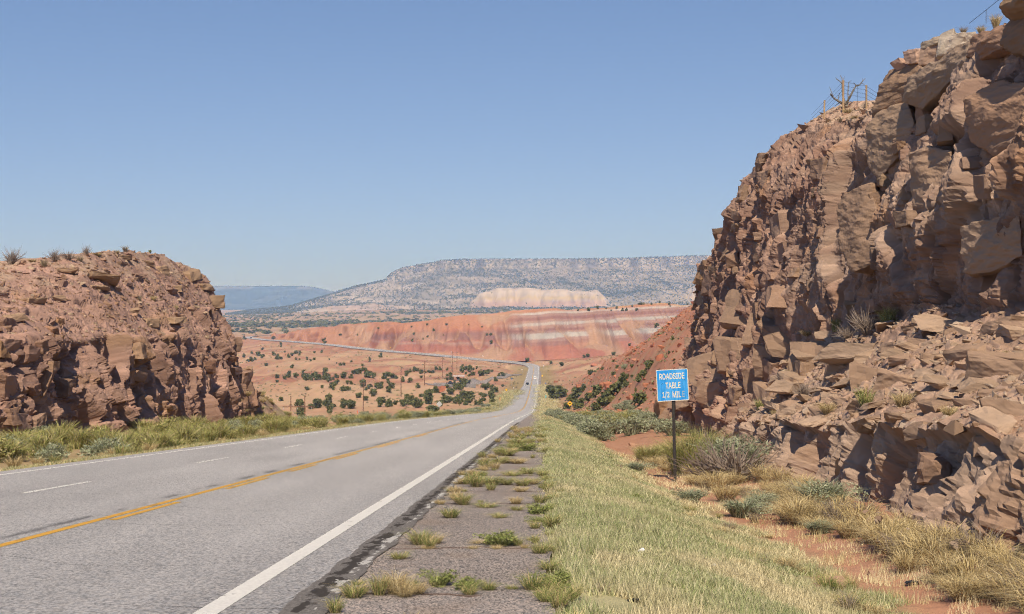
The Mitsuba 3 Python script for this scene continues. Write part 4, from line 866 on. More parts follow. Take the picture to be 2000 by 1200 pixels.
Z3 = [(740, 830, 90, 560), (720, 800, 60, 560), (790, 790, 60, 560), (880, 750, 90, 480), (850, 735, 70, 480), (830, 770, 60, 480), (920, 755, 50, 480), (870, 820, 50, 430), (815, 905, 55, 420), (900, 865, 70, 380), (870, 850, 60, 390), (950, 850, 70, 380), (1010, 840, 80, 360), (990, 855, 60, 360), (1160, 825, 50, 0), (1105, 805, 36, 0), (1215, 755, 30, 0), (1215, 820, 24, 0), (1000, 925, 40, 300), (1100, 895, 40, 0), (1060, 1000, 110, 270), (1030, 970, 80, 280), (1130, 975, 110, 270), (1170, 950, 80, 270), (1090, 940, 90, 280), (990, 1020, 80, 265), (1180, 1000, 50, 260), (1260, 945, 70, 245), (1320, 940, 70, 240), (1285, 975, 60, 240), (1260, 1030, 110, 200), (1220, 895, 30, 0), (1130, 755, 24, 0), (1440, 670, 24, 0), (1320, 725, 24, 0), (1470, 590, 34, 0), (1535, 555, 26, 0), (1365, 505, 32, 0), (1205, 615, 22, 0), (1018, 750, 22, 0), (1100, 715, 22, 0), (1100, 680, 34, 0), (1020, 715, 60, 620), (990, 725, 40, 620), (1000, 690, 50, 800), (1050, 690, 30, 800), (950, 695, 26, 0), (925, 690, 24, 0), (718, 718, 22, 0), (565, 722, 34, 0), (775, 735, 36, 0), (950, 732, 30, 600), (960, 755, 40, 560), (700, 775, 60, 620)]
for x, y, w, D in Z3:
    px, py = 850 + x / 3.158, 480 + y / 3.158; p = on(px, py - .8)
    if D: p = at(px, py, D); p[2] = gz(p[0], D)
    lab, g = ('thick dark juniper among sagebrush and red boulders right of the road', 'junipers right of the road') if y > 720 and x < 1340 and w > 34 else ('lone juniper on the steep red slope behind the right cliff', 'junipers on the red slope')
    if py < 640 or (px < 1060 and py < 720): lab, g = 'small juniper on the foot of the banded red hills', 'junipers at the foot of the red hills'
    put_juniper(p, w / 3.158 / F * p[1] * 1.15, lab, g)
Z7 = [(120, 245, 26), (165, 320, 22), (185, 255, 26), (215, 270, 30), (235, 295, 22), (90, 290, 22), (335, 300, 20), (280, 255, 26), (330, 285, 18), (125, 345, 28), (160, 355, 24), (200, 345, 34), (225, 360, 30), (285, 350, 34), (310, 360, 30), (345, 355, 22), (385, 345, 26), (415, 335, 26), (438, 340, 20), (540, 360, 18), (580, 335, 20), (150, 385, 40), (240, 395, 26), (130, 370, 24), (110, 345, 20),
      (685, 222, 20), (570, 262, 26), (590, 278, 24), (587, 250, 14), (780, 225, 14), (1122, 222, 20), (1103, 262, 22), (1190, 240, 18), (1228, 198, 22), (1192, 160, 20), (1308, 160, 20), (1515, 178, 14), (1545, 222, 16), (1572, 230, 20), (1572, 272, 24), (900, 188, 18), (1165, 250, 14), (1100, 182, 14), (1285, 225, 10), (1440, 165, 10)]
for x, y, w in Z7:
    px, py = 440 + x / 3.03, 580 + y / 3.03; p = on(px, py - .5)
    lab, g = ('juniper dotting the orange and red hill beyond the far road', 'junipers on the red hills') if x > 520 and y < 290 else ('juniper on the dissected slope at the far left end of the valley', 'junipers at the far left of the valley')
    k = put_juniper(p, w / 3.03 / F * p[1] * 1.1, lab, g)
for px, py, w in [(1128, 604, 6), (1150, 605, 8), (1167, 600, 8), (1180, 602, 5), (1205, 600, 6), (1213, 606, 7), (1220, 604, 7), (1240, 607, 7), (1252, 594, 7), (1262, 588, 5), (1282, 584, 5), (1290, 578, 5), (1300, 586, 5), (1320, 582, 6), (1337, 590, 5), (1352, 577, 5), (1362, 573, 6), (1297, 573, 5), (1245, 588, 5), (1230, 592, 5), (1195, 606, 4), (1310, 596, 4)]:
    p = on(px, py); put_juniper(p, w / F * p[1] * 1.1, 'juniper dotting the buff hill above the banded red cliffs', 'junipers on the buff hill')
for _ in range(52):
    px, py = rj.uniform(600, 985), rj.uniform(728, 795)
    if py > 765 and px < 700: continue
    p = on(px, py); put_juniper(p, rj.uniform(2.2, 5.0), 'small juniper among the bigger ones between the left verge and the valley row', 'small junipers left of the road')
# plain beyond the hills: the nearest as trees of their own, the rest as one far scrub
r = np.random.default_rng(71)
pl = []
while len(pl) < 2600:
    px, py = r.uniform(430, 1150), r.uniform(606, 655)
    D = np.interp(py, [604, 612, 626, 632, 640, 655], [5400, 4600, 3700, 3200, 2600, 2010]); p = at(px, py, D)
    den = float(n2(p[0] / 260, p[1] / 90, 72, 3)); band = math.exp(-((py - 616) / 4.5) ** 2) * .7 + math.exp(-((py - 633) / 6) ** 2) + .25 * math.exp(-((py - 650) / 6) ** 2) + (px > 760) * .35 * math.exp(-((py - 610) / 5) ** 2)
    if r.random() < band * (.12 + 2.6 * max(den - .42, 0)): p[2] = gz(p[0], p[1]); pl.append(p)
pl = np.array(pl)
V, Fc, C, o = [], [], [], 0
pr_ = []
for s_ in range(6):
    rr = np.random.default_rng(80 + s_); v1, f1, c1 = leaves(rr, 26, [[0, 0, .35, .38], [.3, .1, .3, .3], [-.3, 0, .3, .3]], .42, JUN, .3); pr_.append((v1, f1, c1))
for p in pl:
    v1, f1, c1 = pr_[r.integers(6)]; w = r.uniform(4, 8.5); V.append(v1 * [w * 1.3, w * 1.3, w * .75] + p); Fc.append(f1 + o); C.append(c1 * 1.15); o += len(v1)
scene['plain_scrub'] = vply((np.vstack(V), np.vstack(Fc), np.vstack(C))); tag('plain_scrub', 'dark scrub in long bands across the far pale plain', 'scrub', kind='stuff')
# woodland that speckles the mesa
mx, md, mz, mt_, mmask, mU, mmb, a0, a1 = M_grid
r = np.random.default_rng(91)
n = 96000
ui, ti = r.uniform(0, mx.shape[0] - 1.001, n), r.uniform(0, a1 + .015, n) * (mx.shape[1] - 1)
def samp(G):
    i, j = ui.astype(int), ti.astype(int); a, b = ui - i, ti - j
    return (G[i, j] * (1 - a) + G[i + 1, j] * a) * (1 - b) + (G[i, j + 1] * (1 - a) + G[i + 1, j + 1] * a) * b
X_, D_, Z_, t_, m_, U_ = (samp(G) for G in (mx, md, mz, mt_, mmask, mU))
den = sst(.34, .66, n2(X_ / 260, Z_ / 24, 93, 4)) * .75 + .12
left = 1 - sst(760, 980, U_)
den = den * (1 - .6 * left) * (1 - .96 * np.clip(m_ * 1.4, 0, 1)); band = np.exp(-((t_ - .63) / .05) ** 2) + .9 * np.exp(-((t_ - .45) / .06) ** 2) + .5 * np.exp(-((t_ - .32) / .04) ** 2)
den = np.where(t_ > a0, .42, np.clip(den + band * .5 * (1 - .5 * left), 0, 1))
den = np.where(t_ > a1 - .008, 1.0, den)
ok = (r.random(n) < den) & (U_ < 1480)
V, Fc, C, o = [], [], [], 0
pr_ = []
for s_ in range(5):
    v1, f1 = hull(np.random.default_rng(600 + s_).normal(0, 1, (6, 3)) * [.5, .5, .42] + [0, 0, .35]); pr_.append((v1, f1))
for x, d, z in zip(X_[ok], D_[ok], Z_[ok]):
    v1, f1 = pr_[r.integers(5)]; w = r.uniform(3.6, 7.2); V.append(v1 * [w, w, w * .85] + [x, d, z]); Fc.append(f1 + o); o += len(v1)
    C.append(np.broadcast_to(np.array((.075, .085, .05)) * r.uniform(.8, 1.3), v1.shape))
scene['mesa_woodland'] = vply((np.vstack(V), np.vstack(Fc), np.vstack(C))); tag('mesa_woodland', 'dark pinyon woodland speckling the slopes and rim of the mesa', 'woodland', kind='stuff')

# shrubs and grass along the road
def sage(seed, cols=SAGE, n=950, up=1.0):
    r = np.random.default_rng(seed); lumps = [[r.normal(0, .26), r.normal(0, .26), r.uniform(.2, .66), r.uniform(.13, .26)] for _ in range(13)]
    st_ = [twig((0, 0, 0), np.array(L[:3]) * [1, 1, 1.1], .014, .006, (.20, .16, .13), 3) for L in lumps]
    return cat([leaves(r, n, lumps, .085 * math.sqrt(750 / n) * .55, cols, up, 3.0), blades(r, n // 6, .2, (.45, .95), .7, .02, cols, .2)] + st_)
def broom(seed, cols=RABB, n=420):
    r = np.random.default_rng(seed); b = blades(r, n, .22, (.5, 1.0), .55, .028, cols, .2)
    return cat([b, blades(r, n // 3, .3, (.25, .6), .8, .03, cols, .3)])
def tussock(seed, cols=STRAW_, n=330, lean=.85):
    r = np.random.default_rng(seed); b = blades(r, n, .13, (.45, 1.0), lean, .014, cols, .42)
    return cat([b, blades(r, n // 3, .16, (.2, .5), 1.0, .016, [(.27, .22, .16), (.33, .27, .17)], .3)])
def bare_bush(seed, n=60):
    r = np.random.default_rng(seed); P = []
    for _ in range(n):
        a, e = r.uniform(0, 6.28), r.uniform(.5, 1.45); L = r.uniform(.5, 1.0); d = np.array([math.cos(a) * math.cos(e), math.sin(a) * math.cos(e), math.sin(e)])
        m = d * L * .5 + r.normal(0, .05, 3); P.append(twig((0, 0, 0), m, .024, .016, (.24, .19, .16), 3)); 
        for _ in range(3): P.append(twig(m, m + (d + r.normal(0, .45, 3)) * L * .5, .015, .006, (.27, .22, .19), 3))
    return cat(P)
RABBN = [vply(cat([blades(np.random.default_rng(120 + i), 1500, .26, (.35, 1.0), .6, .011, RABB, .22), blades(np.random.default_rng(130 + i), 500, .3, (.2, .6), .9, .012, RABB + GREY, .3)])) for i in range(3)]
SAGEN = [vply(sage(110 + i, n=3000)) for i in range(3)]
SAGES = [vply(sage(10 + i)) for i in range(5)]; RABBS = [vply(broom(20 + i)) for i in range(5)] + [vply(cat([sage(26 + i, RABB, 1000, .8), broom(27 + i, RABB, 150)])) for i in range(2)]
TUSS = [vply(tussock(30 + i)) for i in range(6)]; GTUF = [vply(tussock(40 + i, GREEN + STRAW_[:2], 260, .75)) for i in range(4)]; BARE = [vply(bare_bush(50 + i)) for i in range(3)]
FORB = [vply(cat([sage(60 + i, GREEN, 900, .4)])) for i in range(3)]; GREYS = [vply(cat([tussock(64 + i, GREY + STRAW_[:1], 240, .8)])) for i in range(3)]
rp = np.random.default_rng(555)
def plant(name, pool, p, w, h, label, category, group=None):
    k = numbered(name); scene[k] = place(pool[rp.integers(len(pool))], *p, w, rp.uniform(0, 360), h); tag(k, label, category, group); return k
def zone(v, *cuts):
    # cuts: limit, words, limit, words ..., words
    for lim, w in zip(cuts[:-1:2], cuts[1::2]):
        if v < lim: return w
    return cuts[-1]
def gpt(L, Y): x = L + SL * Y; return np.array([x, Y, float(gz(x, Y))])
# left: a dense hedge of rabbitbrush at the foot of the cut, grasses in front of it
for i in range(125):
    Y = 44 * (125 / 44) ** rp.uniform(0, 1); L = -rp.uniform(16.2, 26.6); w = rp.uniform(.9, 1.7)
    z_ = zone(Y, 66, 'nearest the left edge of the picture', 82, 'below the left part of the left cliff', 102, 'below the middle of the left cliff', 'below the right end of the left cliff')
    plant('rabbitbrush', RABBS if rp.random() < .8 else SAGES, gpt(L, Y) - [0, 0, .05], w, w * rp.uniform(.7, .95), 'yellow green rabbitbrush in the dense strip ' + z_, 'shrub', 'rabbitbrush strip ' + z_)
for i in range(60):
    Y = 40 * (125 / 40) ** rp.uniform(0, 1); L = -rp.uniform(14.6, 18); w = rp.uniform(.5, .9)
    plant('dry_grass_clump', TUSS + GTUF, gpt(L, Y) - [0, 0, .03], w, w * rp.uniform(.6, .9), 'pale grass clump in front of the rabbitbrush along the left road edge', 'grass clump', 'grass clumps on the left verge')
for i in range(95):
    Y = 118 * (470 / 118) ** rp.uniform(0, 1); L = -6.34 - float(left_w(Y)) - rp.uniform(1.6, 10 if Y > 150 else 13); w = rp.uniform(1.1, 2.4)
    sg = rp.random() < .55
    plant('sagebrush' if sg else 'rabbitbrush', SAGES if sg else RABBS, gpt(L, Y) - [0, 0, .05], w, w * rp.uniform(.55, .8), ('grey green sagebrush' if sg else 'yellow green rabbitbrush') + ' lining the left edge of the road past the left cliff', 'shrub', ('sagebrush' if sg else 'rabbitbrush') + ' past the left cliff')
for i in range(40):
    Y = rp.uniform(128, 146); L = -rp.uniform(27.5, 33); x = L + SL * Y
    p = hit(1000 + x / Y * F, 600 + rp.uniform(165, 230) / 1.0)
    if p is None or p[1] > 160: continue
    w = rp.uniform(.6, 1.2); plant('dry_grass_clump', TUSS + GTUF, p - [0, 0, .05], w, w * .7, 'pale grass tuft on the low spur just beyond the left cliff', 'grass clump', 'grass on the spur beyond the left cliff')
# right: sagebrush thicket between road and red slope
for i in range(95):
    Y = 84 * (330 / 84) ** rp.uniform(0, 1); L = rp.uniform(2.6, 5 + Y * .05) if Y < 140 else rp.uniform(1.2, 6 + Y * .05); w = rp.uniform(1.2, 2.6)
    sg = rp.random() < .75
    plant('sagebrush' if sg else 'rabbitbrush', SAGES if sg else RABBS, gpt(L, Y) - [0, 0, .05], w, w * rp.uniform(.6, .85), ('grey green sagebrush' if sg else 'yellow green rabbitbrush') + ' in the right roadside thicket, ' + zone(Y, 112, 'its nearest rank', 160, 'its middle ranks', 'its far ranks by the cattle sign'), 'shrub', ('sagebrush' if sg else 'rabbitbrush') + ' in the right thicket, ' + zone(Y, 112, 'nearest rank', 160, 'middle ranks', 'far ranks'))
# named bushes round the blue sign
for nm, pool, px, py, D, w, h, lab, ct in [('rabbitbrush', RABBN, 1345, 905, 46, 2.0, 1.8, 'tall yellowish brush directly right of the blue sign post', 'shrub'), ('rabbitbrush', RABBN, 1375, 900, 47, 1.8, 2.0, 'olive brush behind the grey sagebrush right of the sign post', 'shrub'),
    ('sagebrush', SAGEN, 1440, 905, 42, 2.1, 1.65, 'large pale sagebrush against the left end of the low rock wall', 'shrub'), ('sagebrush', SAGEN, 1400, 870, 46, 1.5, 1.6, 'upright grey sagebrush between the blue sign and the low rock wall', 'shrub'), ('bare_bush', BARE, 1400, 925, 41, 1.7, 1.5, 'dead grey twiggy bush below the sagebrush near the sign', 'bush'), ('bare_bush', BARE, 1440, 920, 40, 1.7, 1.4, 'dead grey bush at the left end of the low rock wall', 'bush'),
    ('sagebrush', SAGEN, 1350, 950, 33, .8, .45, 'low silvery sagebrush at the foot of the sign post', 'shrub'), ('sagebrush', SAGEN, 1450, 975, 29, 1.0, .6, 'grey green bush in the dry grass right of the sign', 'shrub'), ('sagebrush', SAGEN, 1490, 950, 31, .9, .55, 'pale green weed in front of the low rock wall', 'shrub'), ('sagebrush', SAGEN, 1610, 965, 29, 1.3, .9, 'leggy grey bush against the middle of the low rock wall', 'shrub'),
    ('sagebrush', SAGEN, 1240, 925, 44, .9, .5, 'small grey weed on the verge left of the blue sign', 'shrub'), ('rabbitbrush', RABBN, 1265, 870, 55, 1.3, 1.0, 'yellow brush just left of the blue sign post', 'shrub'), ('rabbitbrush', RABBN, 1300, 860, 58, 1.2, .9, 'straw coloured brush behind the blue sign post', 'shrub'), ('sagebrush', SAGEN, 1600, 1000, 25, .6, .4, 'bright grey green weed among the straw grass', 'shrub')]:
    x = (px - 1000) / F * D; plant(nm, pool, [x, D, float(gz(x, D)) - .04], w, h, lab, ct)
# straw bunch grass in the ditch and against the low wall
for i in range(175):
    Y = 13.5 * (62 / 13.5) ** rp.uniform(0, 1)
    m = np.interp(Y, [12, 22, 40, 62], [4.9, 4.9, 3.9, 3.8]); L = m + .75 + (np.interp(Y, [12, 40, 62], [6.8, 7.3, 8.4]) - m - .75) * rp.uniform(0, 1) ** .8
    w = rp.uniform(.45, 1.1) * (1 if Y < 40 else 1.2)
    plant('dry_grass_clump', TUSS if rp.random() < .85 else GREYS, gpt(L, Y) - [0, 0, .03], w, w * rp.uniform(.55, .85), 'straw bunch grass ' + zone(Y, 19, 'filling the bottom right corner below the low wall', 25, 'along the foot of the right end of the low wall', 33, 'along the foot of the middle of the low wall', 44, 'between the blue sign and the low wall', 'behind and beyond the blue sign post'), 'grass clump', 'bunch grass ' + zone(Y, 19, 'in the bottom right corner', 25, 'below the right end of the low wall', 33, 'below the middle of the low wall', 44, 'between sign and low wall', 'beyond the sign post'))
for i in range(56):
    Y = 12 * (80 / 12) ** rp.uniform(0, 1); m = np.interp(Y, [12, 22, 40, 80], [4.0, 4.0, 2.9, 2.6]); L = m + rp.normal(0, .45); w = rp.uniform(.22, .5)
    plant('dry_grass_clump', TUSS + GTUF + GREYS, gpt(L, Y) - [0, 0, .02], w, w * rp.uniform(.5, .9), 'ragged grass clump between mown verge and red ditch, ' + zone(Y, 20, 'near the bottom edge', 38, 'short of the blue sign', 'beyond the blue sign'), 'grass clump', 'small clumps along the ditch edge, ' + zone(Y, 20, 'near', 38, 'middle', 'far'))
# plants growing on the right cliff's shelf and on the clifftops
for nm, pool, px, py, w, h, lab, ct in [('green_broom', RABBS, 1735, 638, 46, 44, 'yellow green broom at the foot of the upper wall', 'shrub'), ('bare_bush', BARE, 1690, 655, 60, 56, 'grey twiggy bush at the foot of the upper wall', 'bush'), ('bare_bush', BARE, 1655, 668, 40, 30, 'small grey bush left of the broom on the shelf', 'bush'), ('green_broom', RABBS, 1630, 648, 24, 30, 'thin green sprig at the shadowed foot of the upper wall', 'shrub'),
    ('shelf_grass', TUSS, 1930, 612, 40, 42, 'straw tuft below the right end of the upper wall', 'grass clump'), ('shelf_grass', GTUF, 1538, 745, 30, 30, 'round green tuft on the left part of the shelf', 'grass clump'), ('bare_bush', BARE, 1570, 775, 40, 26, 'grey bush beside the round green tuft on the shelf', 'bush'), ('shelf_grass', GTUF, 1480, 800, 34, 30, 'green tuft at the top of the low wall, farthest left', 'grass clump'), ('shelf_grass', TUSS, 1508, 812, 22, 16, 'small straw tuft near the left end of the low wall top', 'grass clump'),
    ('shelf_grass', GTUF, 1690, 800, 70, 54, 'big pale green bunch grass in the middle of the shelf', 'grass clump'), ('shelf_grass', TUSS, 1762, 790, 66, 40, 'straw bunch grass just right of the big pale green one', 'grass clump'), ('shelf_grass', TUSS, 1612, 806, 56, 32, 'straw bunch grass left of the big pale green one', 'grass clump'), ('shelf_grass', TUSS, 1855, 815, 50, 36, 'straw tuft spilling over a dark ledge', 'grass clump'), ('shelf_grass', GREYS + GTUF, 1918, 850, 66, 62, 'large dark green and grey bush grass on the lower right of the shelf', 'grass clump'), ('shelf_grass', GTUF, 1980, 890, 60, 44, 'grey green tuft at the right edge above the low wall', 'grass clump'),
    ('shelf_grass', TUSS, 1575, 655, 40, 16, 'low straw patch under the ochre wall', 'grass clump'), ('shelf_grass', TUSS, 1640, 720, 24, 16, 'thin straw tuft on the middle of the shelf', 'grass clump'), ('shelf_grass', TUSS, 1965, 700, 30, 20, 'straw tuft among the great ledge blocks', 'grass clump')]:
    p = hit(px, py - 2); s_ = p[1] / F; plant(nm, pool, p - [0, 0, .04], w * s_ * .85, h * s_ * 1.05, lab, ct)
for px, py, w, h, pool, lab in [(25, 512, 34, 30, BARE, 'tall bare bush nearest the left edge on the left clifftop'), (85, 516, 30, 20, GREYS, 'dark grass bush on the left clifftop'), (104, 508, 30, 22, BARE, 'bare bush second from the left on the left clifftop skyline'), (135, 504, 30, 18, BARE, 'bare bush in the middle of the left clifftop skyline'), (168, 497, 16, 20, BARE, 'thin bare bush left of the left cliff summit'), (158, 506, 26, 14, GREYS, 'low dry grass left of the left cliff summit'), (249, 484, 24, 15, GREYS, 'grey bush on the summit of the left cliff'), (232, 487, 22, 10, TUSS, 'straw tuft beside the grey bush on the left summit'), (292, 493, 8, 8, FORB, 'tiny green plant right of the left summit'), (408, 570, 12, 8, GREYS, 'small grey tuft on the right shoulder of the left cliff'), (60, 508, 34, 8, TUSS, 'pale grass on the left clifftop'), (190, 497, 40, 8, TUSS, 'pale grass left of the summit'), (300, 585, 24, 14, TUSS, 'straw tuft on the upper slope of the left cliff'), (275, 585, 18, 14, GREYS, 'grey tuft on the upper slope of the left cliff'), (345, 600, 14, 12, TUSS, 'straw tuft below the left cliff shoulder')]:
    p = hit(px, py + 2)
    if p is None or p[1] > 200: continue
    s_ = p[1] / F; plant('clifftop_bush' if pool in (BARE, GREYS) else 'clifftop_grass', pool, p - [0, 0, .06], w * s_ * .8, h * s_ * 1.15, lab, 'bush' if pool is BARE else 'plant')
for px, py, D, w, h, pool, lab in [(1882, 60, 44, 30, 15, GREYS, 'round grey bush on the pale rocks of the right clifftop'), (1916, 60, 42, 32, 18, GREYS + TUSS, 'grey bush between the round bush and the top slab'), (1945, 50, 41, 36, 34, TUSS, 'straw bush against the topmost slab'), (1652, 212, 62.5, 34, 14, TUSS, 'pale grass at the foot of the dead tree'), (1640, 226, 61, 22, 10, GREYS, 'grey tuft below the dead tree'), (1668, 222, 62, 30, 8, TUSS, 'low straw right of the dead tree'), (1690, 203, 62, 14, 12, BARE, 'small twiggy bush beside the right fence post')]:
    p = at(px, py, D)
    if D > 55: p = hit(px, py + 6)
    s_ = p[1] / F; plant('clifftop_bush', pool, p - [0, 0, .1], w * s_ * .8, h * s_ * 1.2, lab, 'bush')
# tufts in the cracks of the old shoulder
for px, py, w, h, g in [(690, 1165, 56, 40, 2), (655, 1195, 40, 44, 2), (740, 1160, 46, 54, 2), (772, 1158, 60, 58, 2), (805, 1150, 36, 34, 2), (855, 1142, 46, 34, 0), (915, 1148, 42, 28, 0), (955, 1150, 40, 26, 2), (1000, 1148, 30, 14, 2), (780, 1090, 44, 22, 2), (820, 1062, 60, 40, 2), (850, 1060, 36, 26, 2), (980, 1064, 54, 34, 0), (1010, 1064, 30, 22, 2), (1045, 1060, 20, 24, 2), (940, 1060, 40, 12, 2), (880, 1010, 46, 28, 1), (905, 985, 40, 30, 2), (890, 975, 30, 24, 2), (950, 990, 50, 14, 2), (975, 1010, 40, 14, 2), (1010, 996, 30, 14, 2), (1052, 1002, 40, 24, 0), (1050, 1018, 30, 14, 0), (930, 950, 44, 36, 2), (920, 940, 30, 26, 2), (960, 946, 54, 22, 1), (990, 946, 40, 20, 1), (1020, 948, 44, 20, 1), (1040, 944, 40, 16, 1), (1000, 928, 50, 12, 2), (950, 912, 40, 20, 1), (975, 905, 40, 18, 2), (1010, 905, 40, 16, 2), (1030, 925, 40, 16, 1), (990, 890, 50, 22, 2), (1020, 880, 40, 18, 1), (975, 888, 30, 18, 2), (1010, 868, 50, 16, 2), (1035, 865, 30, 12, 1), (1000, 876, 24, 14, 2), (1025, 852, 40, 10, 2), (1015, 858, 30, 12, 1), (1040, 845, 24, 8, 2), (1035, 838, 20, 6, 1), (1065, 1150, 40, 26, 2), (1085, 1140, 50, 30, 0), (1090, 1185, 44, 44, 2), (700, 1140, 30, 16, 2)]:
    Y = 4032 / (py - 787); x = (px - 1000) / F * Y; s_ = Y / F; pool = [FORB, FORB + GTUF, GTUF + TUSS[:1]][g]
    zz = zone(Y, 13, 'nearest the viewer', 24, 'in its nearer half', 45, 'in its middle', 'far along it'); lab = ['leafy dark weed in a crack of the old shoulder, ', 'green weed mat on a crack of the old shoulder, ', 'tall grass tuft in a crack of the old shoulder, '][g] + zz
    plant('weed' if g < 2 else 'grass_tuft', pool, [x, Y, float(zr(Y)) - .03], w * s_ * 1.35, h * s_ * 1.15, lab, 'weed' if g < 2 else 'grass tuft', ['leafy weeds in the shoulder cracks', 'weed mats in the shoulder cracks', 'tall grass tufts in the shoulder cracks'][g] + ', ' + zz)
CW = lambda c: dict(zip(CRACKS, ['nearest', 'second nearest', 'third nearest', 'fourth nearest', 'fifth nearest', 'sixth nearest'])).get(c, zone(c, 40, 'middle run of', 'farthest run of').replace(' run of', '-distance'))
for c_ in CRACKS:
    for _ in range(9):
        o = rp.uniform(.05, 1.9); Y = c_ + rp.normal(0, .06 + .004 * c_); x = -1.95 + o + SL * Y
        if rp.random() < .35: continue
        w = rp.uniform(.10, .30) * (1 + c_ / 60); plant('grass_tuft', GTUF + TUSS[:2], [x, Y, float(zr(Y)) - .03], w, w * rp.uniform(.4, .8), 'grass tuft in the ' + CW(c_) + ' crack of the old shoulder pavement', 'grass tuft', 'grass tufts in the ' + CW(c_) + ' shoulder crack')
for _ in range(60):
    Y = 8.6 * (80 / 8.6) ** rp.uniform(0, 1); x = rp.normal(.10, .14) + SL * Y; w = rp.uniform(.12, .34) * (1 + Y / 60)
    plant('edge_grass_tuft', GTUF, [x, Y, float(zr(Y)) - .04], w, w * rp.uniform(.35, .7), 'green grass tuft on the right edge of the shoulder pavement, ' + zone(Y, 14, 'nearest the viewer', 28, 'in the middle distance', 'far along'), 'grass tuft', 'grass tufts along the shoulder edge, ' + zone(Y, 14, 'near', 28, 'middle', 'far'))
for i in range(90):
    Y = 9 * (60 / 9) ** rp.uniform(0, 1); L = rp.uniform(.3, np.interp(Y, [9, 22, 40, 60], [4.3, 4.2, 3.0, 2.9])); w = rp.uniform(.12, .34)
    z_ = zone(Y, 14, 'nearest the viewer', 26, 'in the middle distance', 'farther along')
    plant('verge_weed', (FORB + GTUF * 2 + TUSS) if rp.random() < .8 else GREYS, gpt(L, Y) - [0, 0, .02], w, w * rp.uniform(.3, .6), 'small ragged weed standing out of the mown verge, ' + z_, 'weed', 'weeds in the mown verge, ' + z_)
# the mown verge, and the low grass of the other edges: nobody could count it
def turf(key, spots, scale, cols, seed, n=270, label='', h=(.045, .13)):
    r = np.random.default_rng(seed); protos = [spikes(r, n, .3, h, .55, .016, cols) for _ in range(6)]
    V, Fc, C, o = [], [], [], 0
    for (x, y), s in zip(spots, scale):
        v, f, c = protos[r.integers(6)]; a = r.uniform(0, 6.28); ca, sa = math.cos(a), math.sin(a)
        w = np.stack([(v[:, 0] * ca - v[:, 1] * sa) * s, (v[:, 0] * sa + v[:, 1] * ca) * s, v[:, 2] * (.75 + .35 * s) * (.55 + .95 * float(n2(x / .9, y / 1.3, 146, 2)))], 1)
        w[:, 0] += x; w[:, 1] += y; w[:, 2] += gz(w[:, 0], w[:, 1]) - .01
        dry = float(sst(.42, .72, n2(x / 1.1, y / 1.7, 131, 3) * .85 + .1 * n2(x / .3, y / .3, 132) + .045 * min(x - SL * y - 1.2, 3.5)))
        V.append(w); Fc.append(f + o); o += len(w); C.append(c * (1 - dry) + np.roll(c, 35, 0)[:, :1] * np.array([1.32, 1.17, .76]) * 1.1 * dry)
    scene[key] = vply((np.vstack(V), np.vstack(Fc), np.vstack(C))); tag(key, label, 'grass', kind='stuff')
r = np.random.default_rng(141); sp, sc = [], []
while len(sp) < 1500:
    Y = 8.5 * (115 / 8.5) ** r.uniform(0, 1); m = np.interp(Y, [8, 22, 40, 110], [4.7, 4.4, 3.1, 2.9]); L = r.uniform(.1, m + .2)
    if r.random() < (1 - sst(m - 1.0, m + .3, L) * .9) * (.30 + .9 * float(sst(.25, .5, n2(L / .8, Y / 1.5, 145, 3)))): sp.append((L + SL * Y, Y)); sc.append(np.interp(Y, [8, 20, 50, 110], [.85, 1.25, 2.4, 4.0]))
turf('grass', sp, sc, TURF, 142, label='short mown grass, half green and half dry, on the verge right of the shoulder')
sp, sc = [], []
for _ in range(420):
    Y = 36 * (130 / 36) ** r.uniform(0, 1); sp.append((-r.uniform(13.3, 16.5) + SL * Y, Y)); sc.append(np.interp(Y, [36, 130], [1.6, 4.0]))
for _ in range(420):
    Y = 118 * (640 / 118) ** r.uniform(0, 1); sp.append((-6.34 - float(left_w(Y)) - r.uniform(.8, 4) + SL * Y, Y)); sc.append(4 * Y / 130)
for _ in range(420):
    Y = 110 * (700 / 110) ** r.uniform(0, 1); sp.append((-6.34 + r.uniform(5.8, 10) + SL * Y, Y)); sc.append(4 * Y / 130)
turf('grass_001', sp, sc, TURF + DRYT, 143, label='pale low grass along both far edges of the road', n=110)
sp, sc = [], []
for _ in range(400):
    Y = 11 * (62 / 11) ** r.uniform(0, 1); sp.append((r.uniform(3.2, 7.2) + SL * Y, Y)); sc.append(np.interp(Y, [11, 62], [.5, 1.6]))
turf('grass_002', sp, sc, DRYT, 144, label='sparse dry grass on the red soil of the ditch', n=60, h=(.05, .2))

# fine speckle of low dry scrub on the valley floor
r = np.random.default_rng(151); V, Fc, C, o = [], [], [], 0
pr_ = [leaves(np.random.default_rng(700 + i), 14, [[0, 0, .3, .35], [.25, 0, .25, .25]], .5, [(.22, .20, .12), (.30, .25, .15), (.17, .17, .09), (.36, .29, .19)], .5) for i in range(6)]
for _ in range(6500):
    Y = 150 * (1500 / 150) ** r.uniform(0, 1); x = Y * r.uniform(-.26, .16)
    Lc_ = x - SL * Y + 6.34
    if -float(left_w(Y)) - 4 < Lc_ < 8 and Y < 990: continue
    if r.random() > .25 + 1.3 * max(float(n2(x / 45, Y / 60, 152, 3)) - .35, 0) * 2: continue
    v, f, c = pr_[r.integers(6)]; w = r.uniform(.35, 1.0) * (.7 + Y / 1400); V.append(v * [w, w, w * .7] + [x, Y, float(gz(x, Y))]); Fc.append(f + o); C.append(c * r.uniform(.8, 1.25)); o += len(v)
scene['valley_scrub'] = vply((np.vstack(V), np.vstack(Fc), np.vstack(C))); tag('valley_scrub', 'low dry scrub and grass speckling the valley floor', 'scrub', kind='stuff')
